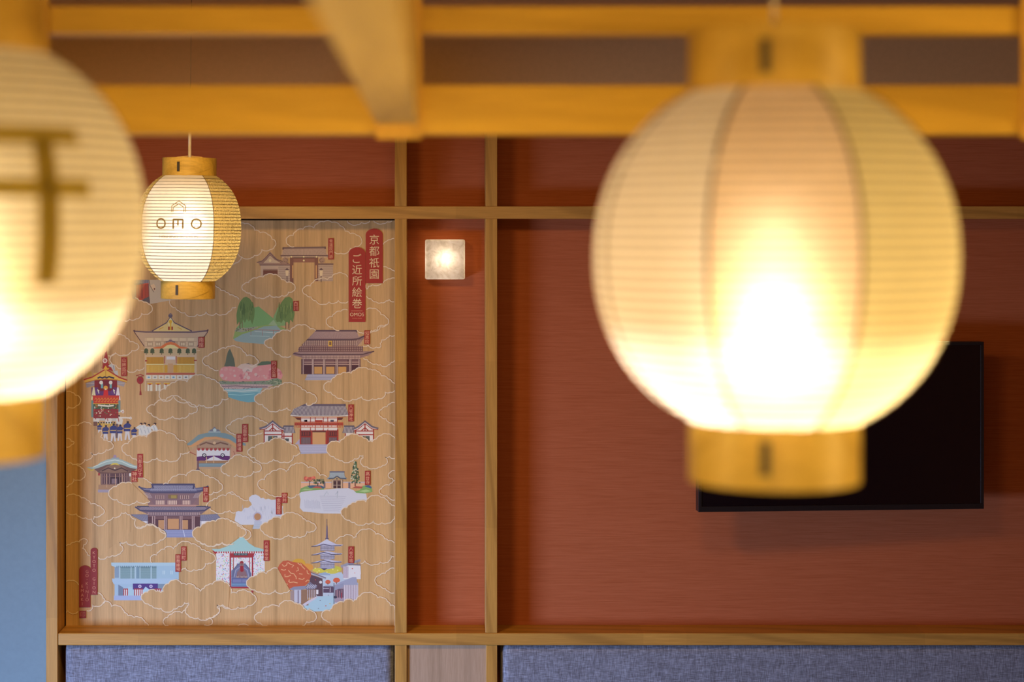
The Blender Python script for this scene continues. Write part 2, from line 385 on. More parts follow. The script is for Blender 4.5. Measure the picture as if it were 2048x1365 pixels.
# ---------------------------------------------------------------- paper lanterns
A = 0.139                                    # half width of the paper globe
SHP = [1.154*A, 2.4]
def prof_r(z):
    return A*math.sqrt(max(0, 1-abs(z/SHP[0])**SHP[1]))
ZC = 1.012*A                                 # the paper ends here, at the wooden rings
RR = 0.52*A                                  # radius of the wooden rings
def lantern(name, label, loc, seams, tilt, power, down, cable, marks, hoopr=0.0008, ringh=0.34*A, rot=0.0, hoop_n=33, seamr=0.0007, col=(1.0,0.68,0.34), bk=-0.06, sleeve=0.0018):
    t = thing(name, label, 'lantern', loc, 'round paper lanterns')
    t.rotation_euler = (tilt[0], tilt[1], 0)
    # paper globe with slightly bellied courses between the hoops
    prof = []
    N = hoop_n
    for i in range(N):
        for k in range(4):
            z = -ZC+2*ZC*(i+k/4)/N; r = prof_r(z)+0.0005*math.sin(PI*k/4); prof.append((r, z))
    prof.append((prof_r(ZC), ZC))
    for i in range(len(seams)):              # one paper gore between two seams
        a0 = seams[i][0]; a1 = seams[(i+1) % len(seams)][0]
        if a1 <= a0: a1 += 360
        m = MB(); m.lathe(prof, 24, math.radians(a0), math.radians(a1))
        m.build('paper_panel', M[seams[i][1]], t, smooth=True)
        s = MB(); an = math.radians(a0)
        s.tube([((r+0.0002)*math.cos(an), (r+0.0002)*math.sin(an), z) for r, z in prof[::4]], seamr, 5)
        s.build('seam', M['rib'], t, smooth=True)
    for i in range(1, N):
        z = -ZC+2*ZC*i/N; r = prof_r(z)
        m = MB(); m.tube([(r*math.cos(2*PI*k/72), r*math.sin(2*PI*k/72), z+0.0007*math.sin(2*PI*k/72+0.8)) for k in range(72)], hoopr, 5, closed=True)
        m.build('hoop', M['hoop'], t, smooth=True)
    def ring(nm, z0, z1):
        m = MB(); th = 0.0022
        m.lathe([(RR-th, z0), (RR, z0), (RR, z1), (RR-th, z1), (RR-th, z0)], 80)
        o = m.build(nm, M['ring'], t); bv = o.modifiers.new('bevel', 'BEVEL'); bv.width = 0.0005; bv.segments = 1; bv.limit_method = 'ANGLE'
        # overlap joint of the bent strip: a thin tapering tongue
        tg = MB(); V = []; Fc = []; n = 14
        for k in range(n+1):
            an = math.radians(-98+62*k/n); hgt = (z1-z0)*(0.5-0.42*(k/n)**1.5)
            zc = (z0+z1)/2
            for dz in (-hgt, hgt): V.append(((RR+0.0011)*math.cos(an), (RR+0.0011)*math.sin(an), zc+dz))
        for k in range(n): Fc.append((2*k, 2*k+2, 2*k+3, 2*k+1))
        tg.add(V, Fc); tg.build('overlap', M['ring'], o)
        sl = MB(); an = math.radians(-106); ctr = Vector((math.cos(an), math.sin(an), 0))*(RR+0.0006); tx = Vector((-math.sin(an), math.cos(an), 0)); nr = Vector((math.cos(an), math.sin(an), 0))
        zc = (z0+z1)/2; hh = (z1-z0)*0.26; V = []
        for dn in (-0.001, 0.001):
            for sx, sz in ((-1,-1), (1,-1), (1,1), (-1,1)): V.append(ctr+tx*sx*0.0036+nr*dn+Vector((0,0,zc+sz*hh)))
        sl.add(V, [(0,1,2,3), (7,6,5,4), (0,4,5,1), (1,5,6,2), (2,6,7,3), (3,7,4,0)]); sl.build('slot', M['slot'], o)
        return o
    r1 = ring('top_ring', ZC-0.002, ZC+ringh); r2 = ring('bottom_ring', -ZC-ringh, -ZC+0.002)
    w = MB(); zt = ZC+ringh
    w.tube([(-RR+0.004, 0, zt-0.02), (-RR*0.45, 0, zt+0.003), (0, 0, zt+0.006), (RR*0.45, 0, zt+0.003), (RR-0.004, 0, zt-0.02)], 0.0009, 6)
    w.build('hanger_wire', M['wire'], t, smooth=True)
    cb = MB(); cb.tube([(0,0,zt+0.11), (0,0,cable)], 0.0009, 8); cb.build('cord', M['thincord'], t, smooth=True)
    cb = MB(); cb.tube([(0,0,zt-0.004), (0,0,zt+0.115)], sleeve, 10); cb.build('cord_sleeve', M['cord'], t, smooth=True)
    # lamp holder and bulb
    bz = bk*A
    s = MB(); s.lathe([(0.0, ZC*0.62), (0.016, ZC*0.62), (0.017, bz+0.036), (0.0, bz+0.036)], 24); s.build('lamp_socket', M['cord'], t, smooth=True)
    s = MB(); s.tube([(0,0,ZC*0.62), (0,0,zt-0.002)], 0.003, 8); s.build('socket_stem', M['cord'], t, smooth=True)
    s = MB(); s.lathe([(0.0001, bz-0.026)]+[(0.026*math.sin(a), bz-0.026*math.cos(a)) for a in [x*PI/12 for x in range(1, 10)]]+[(0.014, bz+0.036)], 24)
    bulb = s.build('bulb', M['bulb'], t, smooth=True)
    L = lamp('bulb_light', 'POINT', (0,0,bz-0.034), power, col, shadow_soft_size=0.010); L.parent = t
    L2 = lamp('bulb_light_down', 'SPOT', (0,0,bz-0.036), down, (1.0,0.84,0.74), spot_size=math.radians(178), spot_blend=0.30, shadow_soft_size=0.012); L2.parent = t
    # printed marks, wrapped on the globe:  marks = [(name, verts2d, faces, azimuth, z, material)]
    for nm, vs, fs, az, zz, mt in marks:
        m = MB(); V = []
        for v in vs:
            z = zz+v[1]; r = prof_r(z)+0.0008; an = math.radians(az)+v[0]/A
            V.append((r*math.cos(an), r*math.sin(an), z))
        m.add(V, fs); m.build(nm, M[mt], t)
    return t
def strokes(segs, w, step=0.004):
    """thick polylines as small quads so that they wrap on the globe"""
    V = []; Fc = []
    for pts in segs:
        P2 = []
        for (ax, ay), (bx, by) in zip(pts[:-1], pts[1:]):
            n = max(1, int(math.hypot(bx-ax, by-ay)/step))
            P2 += [(ax+(bx-ax)*i/n, ay+(by-ay)*i/n) for i in range(n)]
        P2.append(pts[-1]); n = len(P2); o = len(V)
        for i, p in enumerate(P2):
            a = P2[max(0, i-1)]; b = P2[min(n-1, i+1)]; dx, dy = b[0]-a[0], b[1]-a[1]; l = math.hypot(dx, dy) or 1
            nx, ny = -dy/l*w/2, dx/l*w/2
            V += [(p[0]+nx, p[1]+ny), (p[0]-nx, p[1]-ny)]
        for i in range(n-1): Fc.append((o+2*i, o+2*i+1, o+2*i+3, o+2*i+2))
    return V, Fc
def swirls(az0, az1, seed, jn=9):
    """the gold panels carry white outlined ring swirls"""
    rnd = random.Random(seed); segs = []; discs = []
    span = math.radians(az1-az0)*A
    z = -0.9*ZC; row = 0
    while z < 0.92*ZC:
        sc = prof_r(z)/A; n = max(1, int(span*sc/0.036)); 
        for i in range(n+1):
            x = -span/2+span*(i+(0.5 if row % 2 else 0.0))/(n+0.5); 
            if abs(x) > span/2-0.006: continue
            r0 = 0.0165
            discs.append([(x+0.0022*math.cos(a), z+0.0045*math.sin(a)) for a in [2*PI*q/8 for q in range(9)]])
            for r in (r0, r0*0.58):
                k0 = rnd.random()*6
                segs.append([(x+r*(1+0.08*math.sin(3*a+k0))*math.cos(a)/max(sc,.4), z+r*1.15*math.sin(a)) for a in [k0+2*PI*q/20*0.93 for q in range(21)]])
        z += 0.034; row += 1
    a = strokes(segs, 0.0021); b = strokes(discs, 0.0036); o = len(a[0])
    return a[0]+b[0], a[1]+[tuple(o+i for i in f) for f in b[1]]
def logo():
    out = []
    h = 0.0105
    segs = [[(-0.0135,-0.010), (-0.0135,0.002), (0,0.011), (0.0135,0.002), (0.0135,-0.010)], [(-0.0105,-0.010), (-0.0105,-0.001), (0,0.0055), (0.0105,-0.001), (0.0105,-0.010)]]
    return strokes(segs, 0.0016)
def omo():
    R = 0.0094; w = 0.0034
    O = lambda cx: [(cx+R*math.cos(a), R*math.sin(a)) for a in [2*PI*q/28 for q in range(29)]]
    segs = [O(-0.036), O(0.036), [(-0.0095,-0.0105), (-0.0095,0.0085), (0.0,0.0085), (0.0095,0.0085), (0.0095,-0.0105)], [(0,0.0085), (0,-0.004)]]
    return strokes(segs, w)
v1, f1 = text_mesh('HOSHINO RESORTS', 0.0082)
v1 = [(v[0]*1.45, v[1]*1.2) for v in v1]
def big(vf, k): return [(v[0]*k, v[1]*k) for v in vf[0]], vf[1]
AZ = -94
g1 = swirls(-46, 44, 3); g2 = swirls(-46, 44, 5)
small_marks = [('house_logo', *big(logo(), 1.4), AZ, 0.056, 'inkgrey'), ('lantern_lettering', *big(omo(), 1.32), AZ, 0.012, 'inkgrey'),
               ('small_lettering', v1, f1, AZ, -0.0225, 'inkgrey'),
               ('swirl_pattern', *g1, -10, 0, 'inkwhite'), ('swirl_pattern', *g2, -190, 0, 'inkwhite')]
c = P(377.5, 457, 4.95)
lantern('paper_lantern', 'small sharp paper lantern with house logo and gold side panels before the illustrated board', c,
        [(-144,'paper_small'), (-54.5,'paper_swirl'), (35,'paper_small'), (125,'paper_swirl')], (0.0,0.012), 1.3, 0.6, H-c.z, small_marks, hoopr=0.0009, seamr=0.0010, bk=0.30, sleeve=0.0042, col=(1.0,0.84,0.66))
# large blurred lantern on the right (these two are rounder)
ZC = 0.918*A; SHP[0] = ZC/0.885; SHP[1] = 2.15; RR = 0.475*A
big_marks = [('swirl_pattern', *swirls(-30, 28, 8), -52, 0, 'inkwhite'), ('swirl_pattern', *swirls(-30, 28, 9), -150, 0, 'inkwhite')]
c = P(1548, 512, 1.44)
lantern('paper_lantern', 'large blurred paper lantern hanging in front of the television', c,
        [(-120,'paper_pink'), (-74,'paper_gold'), (-16,'paper'), (40,'paper_gold'), (100,'paper'), (160,'paper'), (195,'paper')], (0,0), 1.15, 1.8, H-c.z, [], seamr=0.0016)
kv, kf = strokes([[(0.010,0.061), (0.098,0.061)], [(0.006,0.024), (0.101,0.024)], [(0.063,0.060), (0.063,-0.042)], [(0.067,0.060), (0.067,-0.042)],
                  [(-0.09,0.056), (-0.005,0.056)], [(-0.084,0.042), (-0.084,-0.004), (-0.012,-0.004), (-0.012,0.042), (-0.084,0.042)], [(-0.084,0.019), (-0.012,0.019)], [(-0.095,-0.020), (-0.002,-0.020)], [(-0.048,0.078), (-0.048,-0.042)]], 0.0135)
c = P(-86, 446, 1.385)
lantern('paper_lantern', 'large blurred paper lantern cut by the left edge with a bold character', c,
        [(-170,'paper_cream'), (10,'paper_gold'), (60,'paper'), (120,'paper_gold')], (0,0), 0.75, 1.7, H-c.z, [('lantern_character', kv, kf, -76, 0.0, 'ink')])

# ---------------------------------------------------------------- overhead timber frame
D = 2.0
def PZ(py, d=D): return EYE-(py-VY)*d/F
def PX(px, d=D): return (px-VX)*d/F
fr = thing('timber_frame', 'overhead lattice frame of pale orange timber hanging across the top', 'beam', (0, CY+D, H))
def fb(name, lo, hi, mat, bev=0.0015): return centred_box(name, lo, hi, mat, fr, bev)
y2 = CY+D
fb('crossbeam', (-2.6,y2,PZ(268)), (2.6,y2+0.045,PZ(170)), M['beam_x'])
fb('rail', (-2.6,y2,PZ(66)), (2.6,y2+0.045,PZ(12)), M['beam_x'])
for px in (-740+45, 55, 798, 2085):
    hw = 46 if px != 55 else 45
    fb('upright', (PX(px-hw),y2-0.006,PZ(279)), (PX(px+hw),y2-0.0005,H), M['beam_z'])
for px in (798, 2120, -700):
    zb = PZ(250)
    fb('joist', (PX(px-44),-6.2,zb), (PX(px+38),y2-0.007,zb+0.075), M['beam_y'])
fb('crossbeam', (-2.6,CY+0.80,PZ(250)+0.02), (2.6,CY+0.85,PZ(250)+0.085), M['shade_dark'])  # timber coloured near-black, the shade of its unlit face painted in
# ---------------------------------------------------------------- illustrated board
BD = 5.655                                   # distance of the board's face from the camera
k_ = BD/F
bx0, bx1, bz0, bz1 = (132-VX)*k_, X(789.3), EYE-(1252.5-VY)*k_, EYE-(441-VY)*k_
board = thing('illustrated_board', 'pale veneer board printed with old town scenes, clouds and red title plaques', 'artwork', ((bx0+bx1)/2, YB, (bz0+bz1)/2))
BY = CY+BD
m = MB(); m.box((bx0-board.location.x, BY-YB, bz0-board.location.z), (bx1-board.location.x-0.0005, -0.001, bz1-board.location.z))
M['board'] = wood('board_veneer', (0.47,0.295,0.11), (0.70,0.465,0.20), 2, fine=75, rough=0.5, jointed=False, straight=True)
m.build('board', M['board'], board)
m = MB()
for lo, hi in (((132-VX-2.6, 441-3), (800-VX, 441)), ((132-VX-2.6, 1252.5), (800-VX, 1252.5+2.2)), ((132-VX-2.6, 441), (132-VX, 1252.5))):
    m.box((lo[0]*k_-board.location.x, -0.0030, EYE-(hi[1]-VY)*k_-board.location.z), (min(hi[0]*k_, X(789.3))-board.location.x, -0.0005, EYE-(lo[1]-VY)*k_-board.location.z))
m.build('painted_gap_shade', M['shade_dark'], board)  # dark strips that paint the line of shade round the board

_pm = {}
def lin(c):
    return tuple((((x/255)+0.055)/1.055)**2.4 if x > 10 else x/255/12.92 for x in c)
GAIN = (0.74, 0.70, 0.80)
def ink(c):
    if c in _pm: return _pm[c]
    m = bpy.data.materials.new('print_%02x%02x%02x' % c); m.use_nodes = True
    b = m.node_tree.nodes['Principled BSDF']
    b.inputs['Base Color'].default_value = (*[min(0.86, x/g) for x, g in zip(lin(c), GAIN)], 1)
    b.inputs['Roughness'].default_value = 0.6
    _pm[c] = m; return m
CR = {'3': (5.056,460,430), '4': (5.25,120,560), '5': (5.056,460,650), '6': (4.55,120,780), '7': (6.0235,460,900), '8': (5.935,120,1040), '9': (5.12,400,1030), 'p': (1,0,0)}
class Art:
    def __init__(s, crop='p', lay=0.0): s.b = MB(); s.crop(crop); s.l = 0.00015+lay; s.st = 0.000004
    def crop(s, c): s.s, s.ox, s.oy = CR[c]
    def w(s, p): return (((p[0]/s.s+s.ox)-VX)*k_-board.location.x, -(((p[1]/s.s+s.oy)-VY)*k_)+EYE-board.location.z)
    def clip(s, q):
        return (min(max(q[0], bx0-board.location.x+0.001), bx1-board.location.x-0.001), min(max(q[1], bz0-board.location.z+0.001), bz1-board.location.z-0.001))
    def raw(s, pts2, faces, c):
        y = BY-YB-s.l; s.l += s.st
        s.b.add([(x, y, z) for x, z in pts2], faces, c if not isinstance(c, tuple) else ink(c))
    def poly(s, pts, c):
        q = [s.clip(s.w(p)) for p in pts]
        tri = tessellate_polygon([[Vector((a, b, 0)) for a, b in q]])
        s.raw(q, [tuple(t) for t in tri], c)
    def rect(s, x0, y0, x1, y1, c): s.poly([(x0,y0), (x1,y0), (x1,y1), (x0,y1)], c)
    def line(s, pts, wd, c, closed=False):
        q = [s.clip(s.w(p)) for p in pts]; h = wd/2*k_
        if closed: q.append(q[0])
        V = []; Fc = []; n = len(q)
        for i in range(n):
            a = q[i-1] if i else (q[-2] if closed else q[0]); b = q[i+1] if i < n-1 else (q[1] if closed else q[-1])
            dx, dy = b[0]-a[0], b[1]-a[1]; l = math.hypot(dx, dy) or 1
            V += [(q[i][0]-dy/l*h, q[i][1]+dx/l*h), (q[i][0]+dy/l*h, q[i][1]-dx/l*h)]
        for i in range(n-1): Fc.append((2*i, 2*i+1, 2*i+3, 2*i+2))
        s.raw(V, Fc, c)
    def many(s, rects, c):
        V = []; Fc = []
        for x0, y0, x1, y1 in rects:
            o = len(V); V += [s.w(p) for p in ((x0,y0), (x1,y0), (x1,y1), (x0,y1))]; Fc.append((o,o+1,o+2,o+3))
        s.raw(V, Fc, c)
    def quads(s, qs, c):
        V = []; Fc = []
        for q in qs:
            o = len(V); V += [s.w(p) for p in q]; Fc.append(tuple(range(o, o+len(q))))
        s.raw(V, Fc, c)
    def disc(s, x, y, rx, c, ry=None, n=18):
        s.poly([(x+rx*math.cos(2*PI*i/n), y+(ry or rx)*math.sin(2*PI*i/n)) for i in range(n)], c)
    def tiles(s, tl, tr, bl, br, n, c, wd=2.0, curve=0.0):
        """fine lines running down a roof between its ridge and its eaves"""
        qs = []
        for i in range(n+1):
            t = i/n
            a = (tl[0]+(tr[0]-tl[0])*t, tl[1]+(tr[1]-tl[1])*t); b = (bl[0]+(br[0]-bl[0])*t, bl[1]+(br[1]-bl[1])*t)
            mx = (a[0]*0.45+b[0]*0.55+(0.5-t)*-curve, (a[1]+b[1])/2)
            qs.append([(a[0]-wd/2,a[1]), (a[0]+wd/2,a[1]), (mx[0]+wd/2,mx[1]), (b[0]+wd/2,b[1]), (b[0]-wd/2,b[1]), (mx[0]-wd/2,mx[1])])
        s.quads(qs, c)
    def text(s, body, x, y, size, c, sp=1.0):
        """vertical lettering, first character centred at x,y"""
        for i, ch in enumerate(body):
            if ch == ' ': continue
            vs, fs = text_mesh(ch, size/s.s*k_)
            if not vs: continue
            cx = (min(v[0] for v in vs)+max(v[0] for v in vs))/2; cy = (min(v[1] for v in vs)+max(v[1] for v in vs))/2
            if ch in '-・"': cx = cy = cy*0+0; cy = (min(v[1] for v in vs)+max(v[1] for v in vs))/2
            p = s.w((x, y+i*size*sp))
            s.raw([(p[0]+v[0]-cx, p[1]+v[1]-cy) for v in vs], fs, c); s.l -= s.st
        s.l += s.st
    def htext(s, body, x, y, size, c):
        vs, fs = text_mesh(body, size/s.s*k_); p = s.w((x, y))
        s.raw([(p[0]+v[0], p[1]+v[1]) for v in vs], fs, c)
    def done(s, name, label=None):
        o = s.b.build(name, None, board)
        if label: o['label'] = label
        return o
def blob(pts, k=5, bulge=0.24, closed=True):
    """scalloped outline: an arc bulging outwards between each pair of cusps"""
    out = []; n = len(pts)
    for i in range(n if closed else n-1):
        a = pts[i]; b = pts[(i+1) % n]; dx, dy = b[0]-a[0], b[1]-a[1]
        for j in range(k):
            t = j/k; h = bulge*4*t*(1-t)*0.9
            out.append((a[0]+dx*t+dy*h, a[1]+dy*t-dx*h))
    if not closed: out.append(pts[-1])
    return out

# every outline: (crop, closed, fills what is under it, cusps clockwise)
CL = [
('3',0,0,[(110,85),(150,90),(215,110),(250,155),(305,180),(385,200),(425,245),(462,275),(450,320),(410,350),(320,350),(310,385),(245,410),(225,430),(115,425),(85,395)]),
('3',0,0,[(115,430),(100,460),(60,485),(0,500)]),
('3',0,0,[(650,322),(595,305),(570,265),(585,225),(640,210),(665,170),(740,145),(780,118),(850,135),(885,90),(950,70),(1030,75),(1115,110),(1165,165),(1215,190),(1280,205),(1330,250),(1320,300),(1265,320),(1215,340),(1200,370),(1120,388),(1055,375)]),
('3',1,1,[(120,735),(145,700),(190,685),(210,660),(270,640),(335,630),(370,605),(440,605),(490,620),(520,655),(575,685),(640,700),(660,735),(640,770),(590,780),(570,815),(525,815),(470,830),(400,808),(370,830),(300,840),(245,820),(200,790),(150,770)]),
('3',0,2,[(1195,875),(1150,890),(1095,865),(1065,890),(1000,880),(950,905),(870,870),(820,830),(770,805),(735,775),(750,735),(815,720),(840,685),(905,650),(985,655),(1030,630),(1080,595),(1145,595),(1190,630)]),
('3',0,0,[(1550,300),(1580,270),(1625,252),(1660,240)]),
('3',0,0,[(1550,525),(1600,540),(1640,560),(1665,572)]),
('3',0,0,[(1550,690),(1580,660),(1620,650),(1665,640)]),
('3',0,0,[(1530,698),(1440,708),(1400,720),(1385,752),(1378,705)]),
('3',0,0,[(1660,880),(1610,855),(1580,870),(1530,888),(1480,880),(1430,850),(1380,820)]),
('3',0,0,[(1105,1170),(1040,1135),(990,1115),(975,1080),(990,1045),(1035,1030),(1060,1000),(1120,975),(1190,962)]),
('3',0,0,[(1380,960),(1440,948),(1500,970),(1525,1010),(1580,1040),(1605,1080),(1580,1115),(1520,1130),(1490,1170),(1430,1170),(1360,1192),(1330,1192),(1285,1165)]),
('3',0,0,[(1415,55),(1390,80),(1330,75),(1290,98),(1220,92),(1185,55)]),
('3',0,0,[(1640,60),(1590,70),(1550,87),(1480,80),(1450,55)]),
('4',0,0,[(790,190),(830,222),(880,235),(930,255),(970,300),(945,345),(900,360),(855,350),(845,385),(800,410),(730,415),(680,432)]),
('4',0,0,[(1600,60),(1650,78),(1690,112),(1745,130),(1785,160),(1835,175),(1880,205)]),
('4',0,0,[(1850,285),(1810,290),(1770,335),(1710,365),(1640,350),(1580,370),(1535,335),(1500,368),(1440,362),(1385,385),(1310,345),(1250,325),(1215,290),(1160,260),(1160,210)]),
('4',0,0,[(610,575),(655,582),(695,612),(735,652),(790,665),(828,695),(815,730),(755,740),(735,768),(670,790),(600,778),(585,765),(505,798)]),
('4',0,0,[(885,920),(850,945),(810,942),(750,970),(700,945),(640,935),(590,895),(535,865),(530,820),(585,775)]),
('4',0,0,[(1665,950),(1600,930),(1560,900),(1510,880),(1500,838),(1560,800),(1590,775),(1650,760),(1680,730),(1740,720),(1790,700),(1855,705),(1925,755),(1960,800),(2020,800),(2060,830),(2083,865),(2050,890),(1995,905)]),
('4',0,1,[(1770,1245),(1700,1250),(1690,1290),(1620,1320),(1570,1342),(1510,1322),(1460,1310),(1430,1335),(1340,1290),(1190,1225),(1105,1275),(1060,1250),(1045,1200),(1060,1160),(1110,1150),(1150,1105),(1205,1080),(1290,1055),(1335,1075),(1375,1030),(1450,1000),(1540,1030),(1590,1045),(1650,1075),(1690,1120),(1720,1165),(1760,1190)]),
('6',1,1,[(790,185),(805,155),(860,140),(880,115),(925,92),(962,100),(1000,65),(1040,56),(1090,70),(1110,92),(1155,112),(1200,135),(1240,155),(1250,190),(1220,208),(1175,215),(1160,242),(1110,255),(1070,262),(1025,240),(990,258),(930,270),(880,250),(830,215)]),
('6',0,0,[(60,20),(110,25),(140,50),(180,70),(185,110),(150,145),(100,165),(75,150),(60,180)]),
('6',0,1,[(375,365),(370,430),(400,460),(440,470),(475,490),(485,520),(460,540),(420,545),(400,570),(350,575),(300,588),(280,570),(295,605),(265,632),(225,635),(210,662),(160,675),(90,660),(60,675)]),
('6',0,0,[(60,360),(85,343),(130,325),(165,330),(200,302),(245,298),(285,318)]),
('6',0,0,[(60,445),(90,450),(102,470),(130,480),(105,500),(60,522)]),
('6',0,0,[(90,662),(115,685),(165,692),(195,712),(222,745),(230,775),(210,805),(160,822),(122,812),(118,842),(85,860),(60,885)]),
('6',0,1,[(1180,560),(1140,578),(1095,578),(1082,625),(1035,650),(970,638),(915,645),(885,620),(840,635),(765,655),(690,630),(640,600),(590,575),(565,535),(575,505),(620,490),(640,465),(690,430),(745,422),(790,432),(815,400),(880,378),(940,375),(970,400),(1020,400),(1060,440),(1085,465),(1150,480)]),
('6',0,1,[(820,1015),(790,1025),(740,1030),(700,1010),(660,1035),(605,1045),(560,1030),(520,1000),(460,980),(445,940),(470,900),(515,882),(540,860),(600,848),(655,852)]),
('6',0,0,[(710,805),(780,815),(805,838),(835,855)]),
('6',0,0,[(940,860),(985,855),(1005,820),(1060,785),(1110,772),(1150,785),(1180,750),(1235,736),(1290,755),(1320,780),(1365,800),(1420,818),(1450,848),(1482,885),(1460,918),(1395,930),(1385,950),(1350,950)]),
('6',0,0,[(60,975),(100,955),(150,962),(195,985),(245,1003),(280,1040),(345,1055),(385,1080),(405,1110),(380,1135),(310,1155),(300,1182)]),
('6',0,1,[(640,1140),(690,1180),(695,1255),(760,1250),(790,1225),(850,1225),(900,1255),(960,1310)]),
('6',0,0,[(640,1138),(600,1117),(560,1120),(520,1160),(485,1160),(430,1190),(410,1212),(370,1238),(330,1222),(290,1175),(235,1165),(180,1155),(150,1130),(60,1115)]),
('6',0,0,[(1335,1060),(1345,1035),(1385,1010),(1430,990),(1455,968),(1510,965),(1550,935),(1580,935)]),
('7',0,0,[(0,520),(60,530),(110,560),(150,590),(180,610),(220,605)]),
('7',0,0,[(65,755),(40,762),(0,730)]),
('6',0,0,[(1545,1100),(1500,1110),(1460,1127),(1400,1105),(1365,1080)]),
('5',0,0,[(385,1008),(350,985),(305,970),(255,942),(200,925),(160,932),(125,955),(50,968),(5,1010),(-40,1040),(-10,1075),(30,1095),(62,1112)][::-1]),
('5',0,0,[(330,1090),(280,1102),(230,1118),(185,1108)]),
('7',0,1,[(0,315),(-45,290),(-85,275),(-105,232),(-95,195),(-60,180),(-20,150),(30,100),(100,62),(155,82),(210,92),(240,122),(280,155),(335,165),(378,210),(365,250),(330,265),(280,260),(270,290),(215,315),(150,322),(80,298),(45,325)]),
('5',0,1,[(620,310),(560,325),(500,300),(440,262),(420,230),(365,210),(348,180),(380,150),(430,143),(450,110),(500,75),(560,55),(610,70),(650,25),(725,3),(790,18),(810,42),(868,58)]),
('5',0,0,[(1345,215),(1400,203),(1420,228),(1480,225),(1525,222),(1518,190),(1535,152),(1590,130),(1615,105),(1665,108)]),
('5',0,0,[(1665,360),(1630,380),(1600,405),(1555,422),(1525,402),(1480,395),(1420,380),(1390,350),(1350,338)]),
('5',0,0,[(1415,88),(1440,72),(1495,55),(1500,20),(1560,12),(1590,0)]),
('5',0,1,[(1665,665),(1620,682),(1568,680),(1560,725),(1500,745),(1440,748),(1365,758),(1328,725),(1300,742),(1240,752),(1185,770),(1130,745),(1060,715),(1020,680),(965,665),(950,630),(968,590),(1020,580),(1060,530),(1120,500),(1180,486),(1225,492),(1265,458),(1335,435),(1400,450),(1440,458),(1490,470),(1530,515),(1600,548),(1640,580),(1662,597)]),
('5',0,1,[(615,865),(575,838),(545,855),(500,860),(440,878),(370,845),(330,805),(270,785),(248,742),(270,712),(310,700),(340,670),(400,650),(440,640),(490,630),(530,600),(580,588),(640,600),(690,620),(730,655),(780,688),(830,700),(872,735),(878,765),(840,795),(775,812),(778,790)]),
('5',0,0,[(1665,1015),(1640,992),(1600,980),(1580,950),(1530,930),(1505,898),(1535,855),(1590,830),(1620,800),(1665,788)]),
('5',0,1,[(710,1290),(690,1310),(640,1325),(620,1375),(550,1388),(480,1375),(440,1360),(400,1385),(345,1398),(290,1380),(250,1345),(200,1320),(180,1290),(200,1258),(250,1240),(290,1212),(340,1200),(400,1185),(430,1160),(480,1148),(530,1160),(575,1190),(620,1212),(680,1250)]),
('7',0,1,[(1985,105),(1920,80),(1870,92),(1895,130),(1890,162),(1840,188),(1790,208),(1730,226),(1650,205),(1590,180),(1575,130),(1605,98),(1605,68),(1560,68),(1555,95),(1500,108),(1450,138),(1410,155),(1350,130),(1300,115),(1250,82),(1190,50),(1170,-30),(1195,-75),(1255,-100),(1320,-85),(1370,-130),(1430,-172),(1500,-185),(1555,-165),(1610,-140),(1670,-100),(1715,-95),(1765,-130),(1820,-172),(1895,-190),(1955,-165),(1985,-138)]),
('7',0,2,[(835,535),(800,542),(765,575),(700,568),(640,545),(575,562),(510,545),(450,520),(410,482),(350,450),(338,410),(360,370),(420,360),(430,325),(480,290),(560,250),(640,235),(678,265),(712,240),(720,210),(770,182),(830,163),(910,182),(940,218),(1000,215),(1050,268),(1085,308),(1165,325)]),
('7',0,0,[(1985,605),(1920,580),(1895,552),(1835,540),(1798,500),(1830,465),(1850,440),(1920,428),(1955,400),(1985,372),(1955,345),(1908,320),(1930,275),(1985,253)]),
('7',0,1,[(1985,800),(1960,848),(1900,885),(1830,880),(1760,893),(1725,855),(1700,885),(1640,885),(1570,908),(1500,875),(1440,850),(1360,800),(1340,765),(1350,720),(1410,700),(1450,660),(1510,638),(1570,613),(1640,630),(1665,588),(1740,553),(1820,573),(1880,598),(1910,640),(1950,670),(1985,680)]),
('7',1,1,[(365,935),(390,900),(450,880),(500,840),(560,813),(610,830),(650,780),(720,760),(790,773),(840,793),(880,830),(920,860),(980,880),(1038,930),(1030,958),(980,985),(925,985),(920,1012),(870,1048),(810,1045),(745,1048),(705,1023),(660,1050),(570,1072),(510,1052),(450,1030),(400,990)]),
('7',0,0,[(0,868),(50,872),(90,918),(140,950),(200,965),(252,1015),(245,1050),(180,1082)]),
('9',0,0,[(1385,280),(1410,250),(1470,225),(1525,206),(1575,238),(1600,228),(1620,185),(1700,150),(1780,168),(1800,200),(1850,205),(1890,248),(1930,265),(1990,290)]),
('9',0,0,[(1990,430),(1955,415),(1940,470),(1900,490),(1850,485),(1790,508),(1720,500),(1690,468),(1650,500)]),
('8',0,1,[(2010,290),(1960,300),(1925,270),(1860,300),(1790,312),(1720,285),(1660,260),(1600,212),(1575,175),(1600,110),(1670,90),(1720,45),(1780,25),(1850,20),(1905,-12),(1960,-8),(2020,10),(2060,35),(2120,60),(2180,110),(2212,155),(2190,185),(2130,205)]),
('9',0,0,[(345,295),(300,302),(255,302),(230,283),(170,300),(110,322),(50,302),(0,285)]),
('8',0,1,[(905,95),(960,97),(1010,80),(1050,55),(1110,68),(1150,95),(1200,120),(1258,180),(1240,220),(1190,240),(1170,265),(1110,280),(1060,302),(1010,285),(950,320),(895,285),(830,297),(790,260),(708,270),(715,305),(750,340),(730,380),(690,412),(620,425),(560,440),(500,468),(455,448)]),
('8',0,0,[(355,432),(330,420),(308,380),(268,340),(280,300),(322,265),(322,238),(250,238),(230,265),(170,270),(120,298),(75,310)][::-1]),
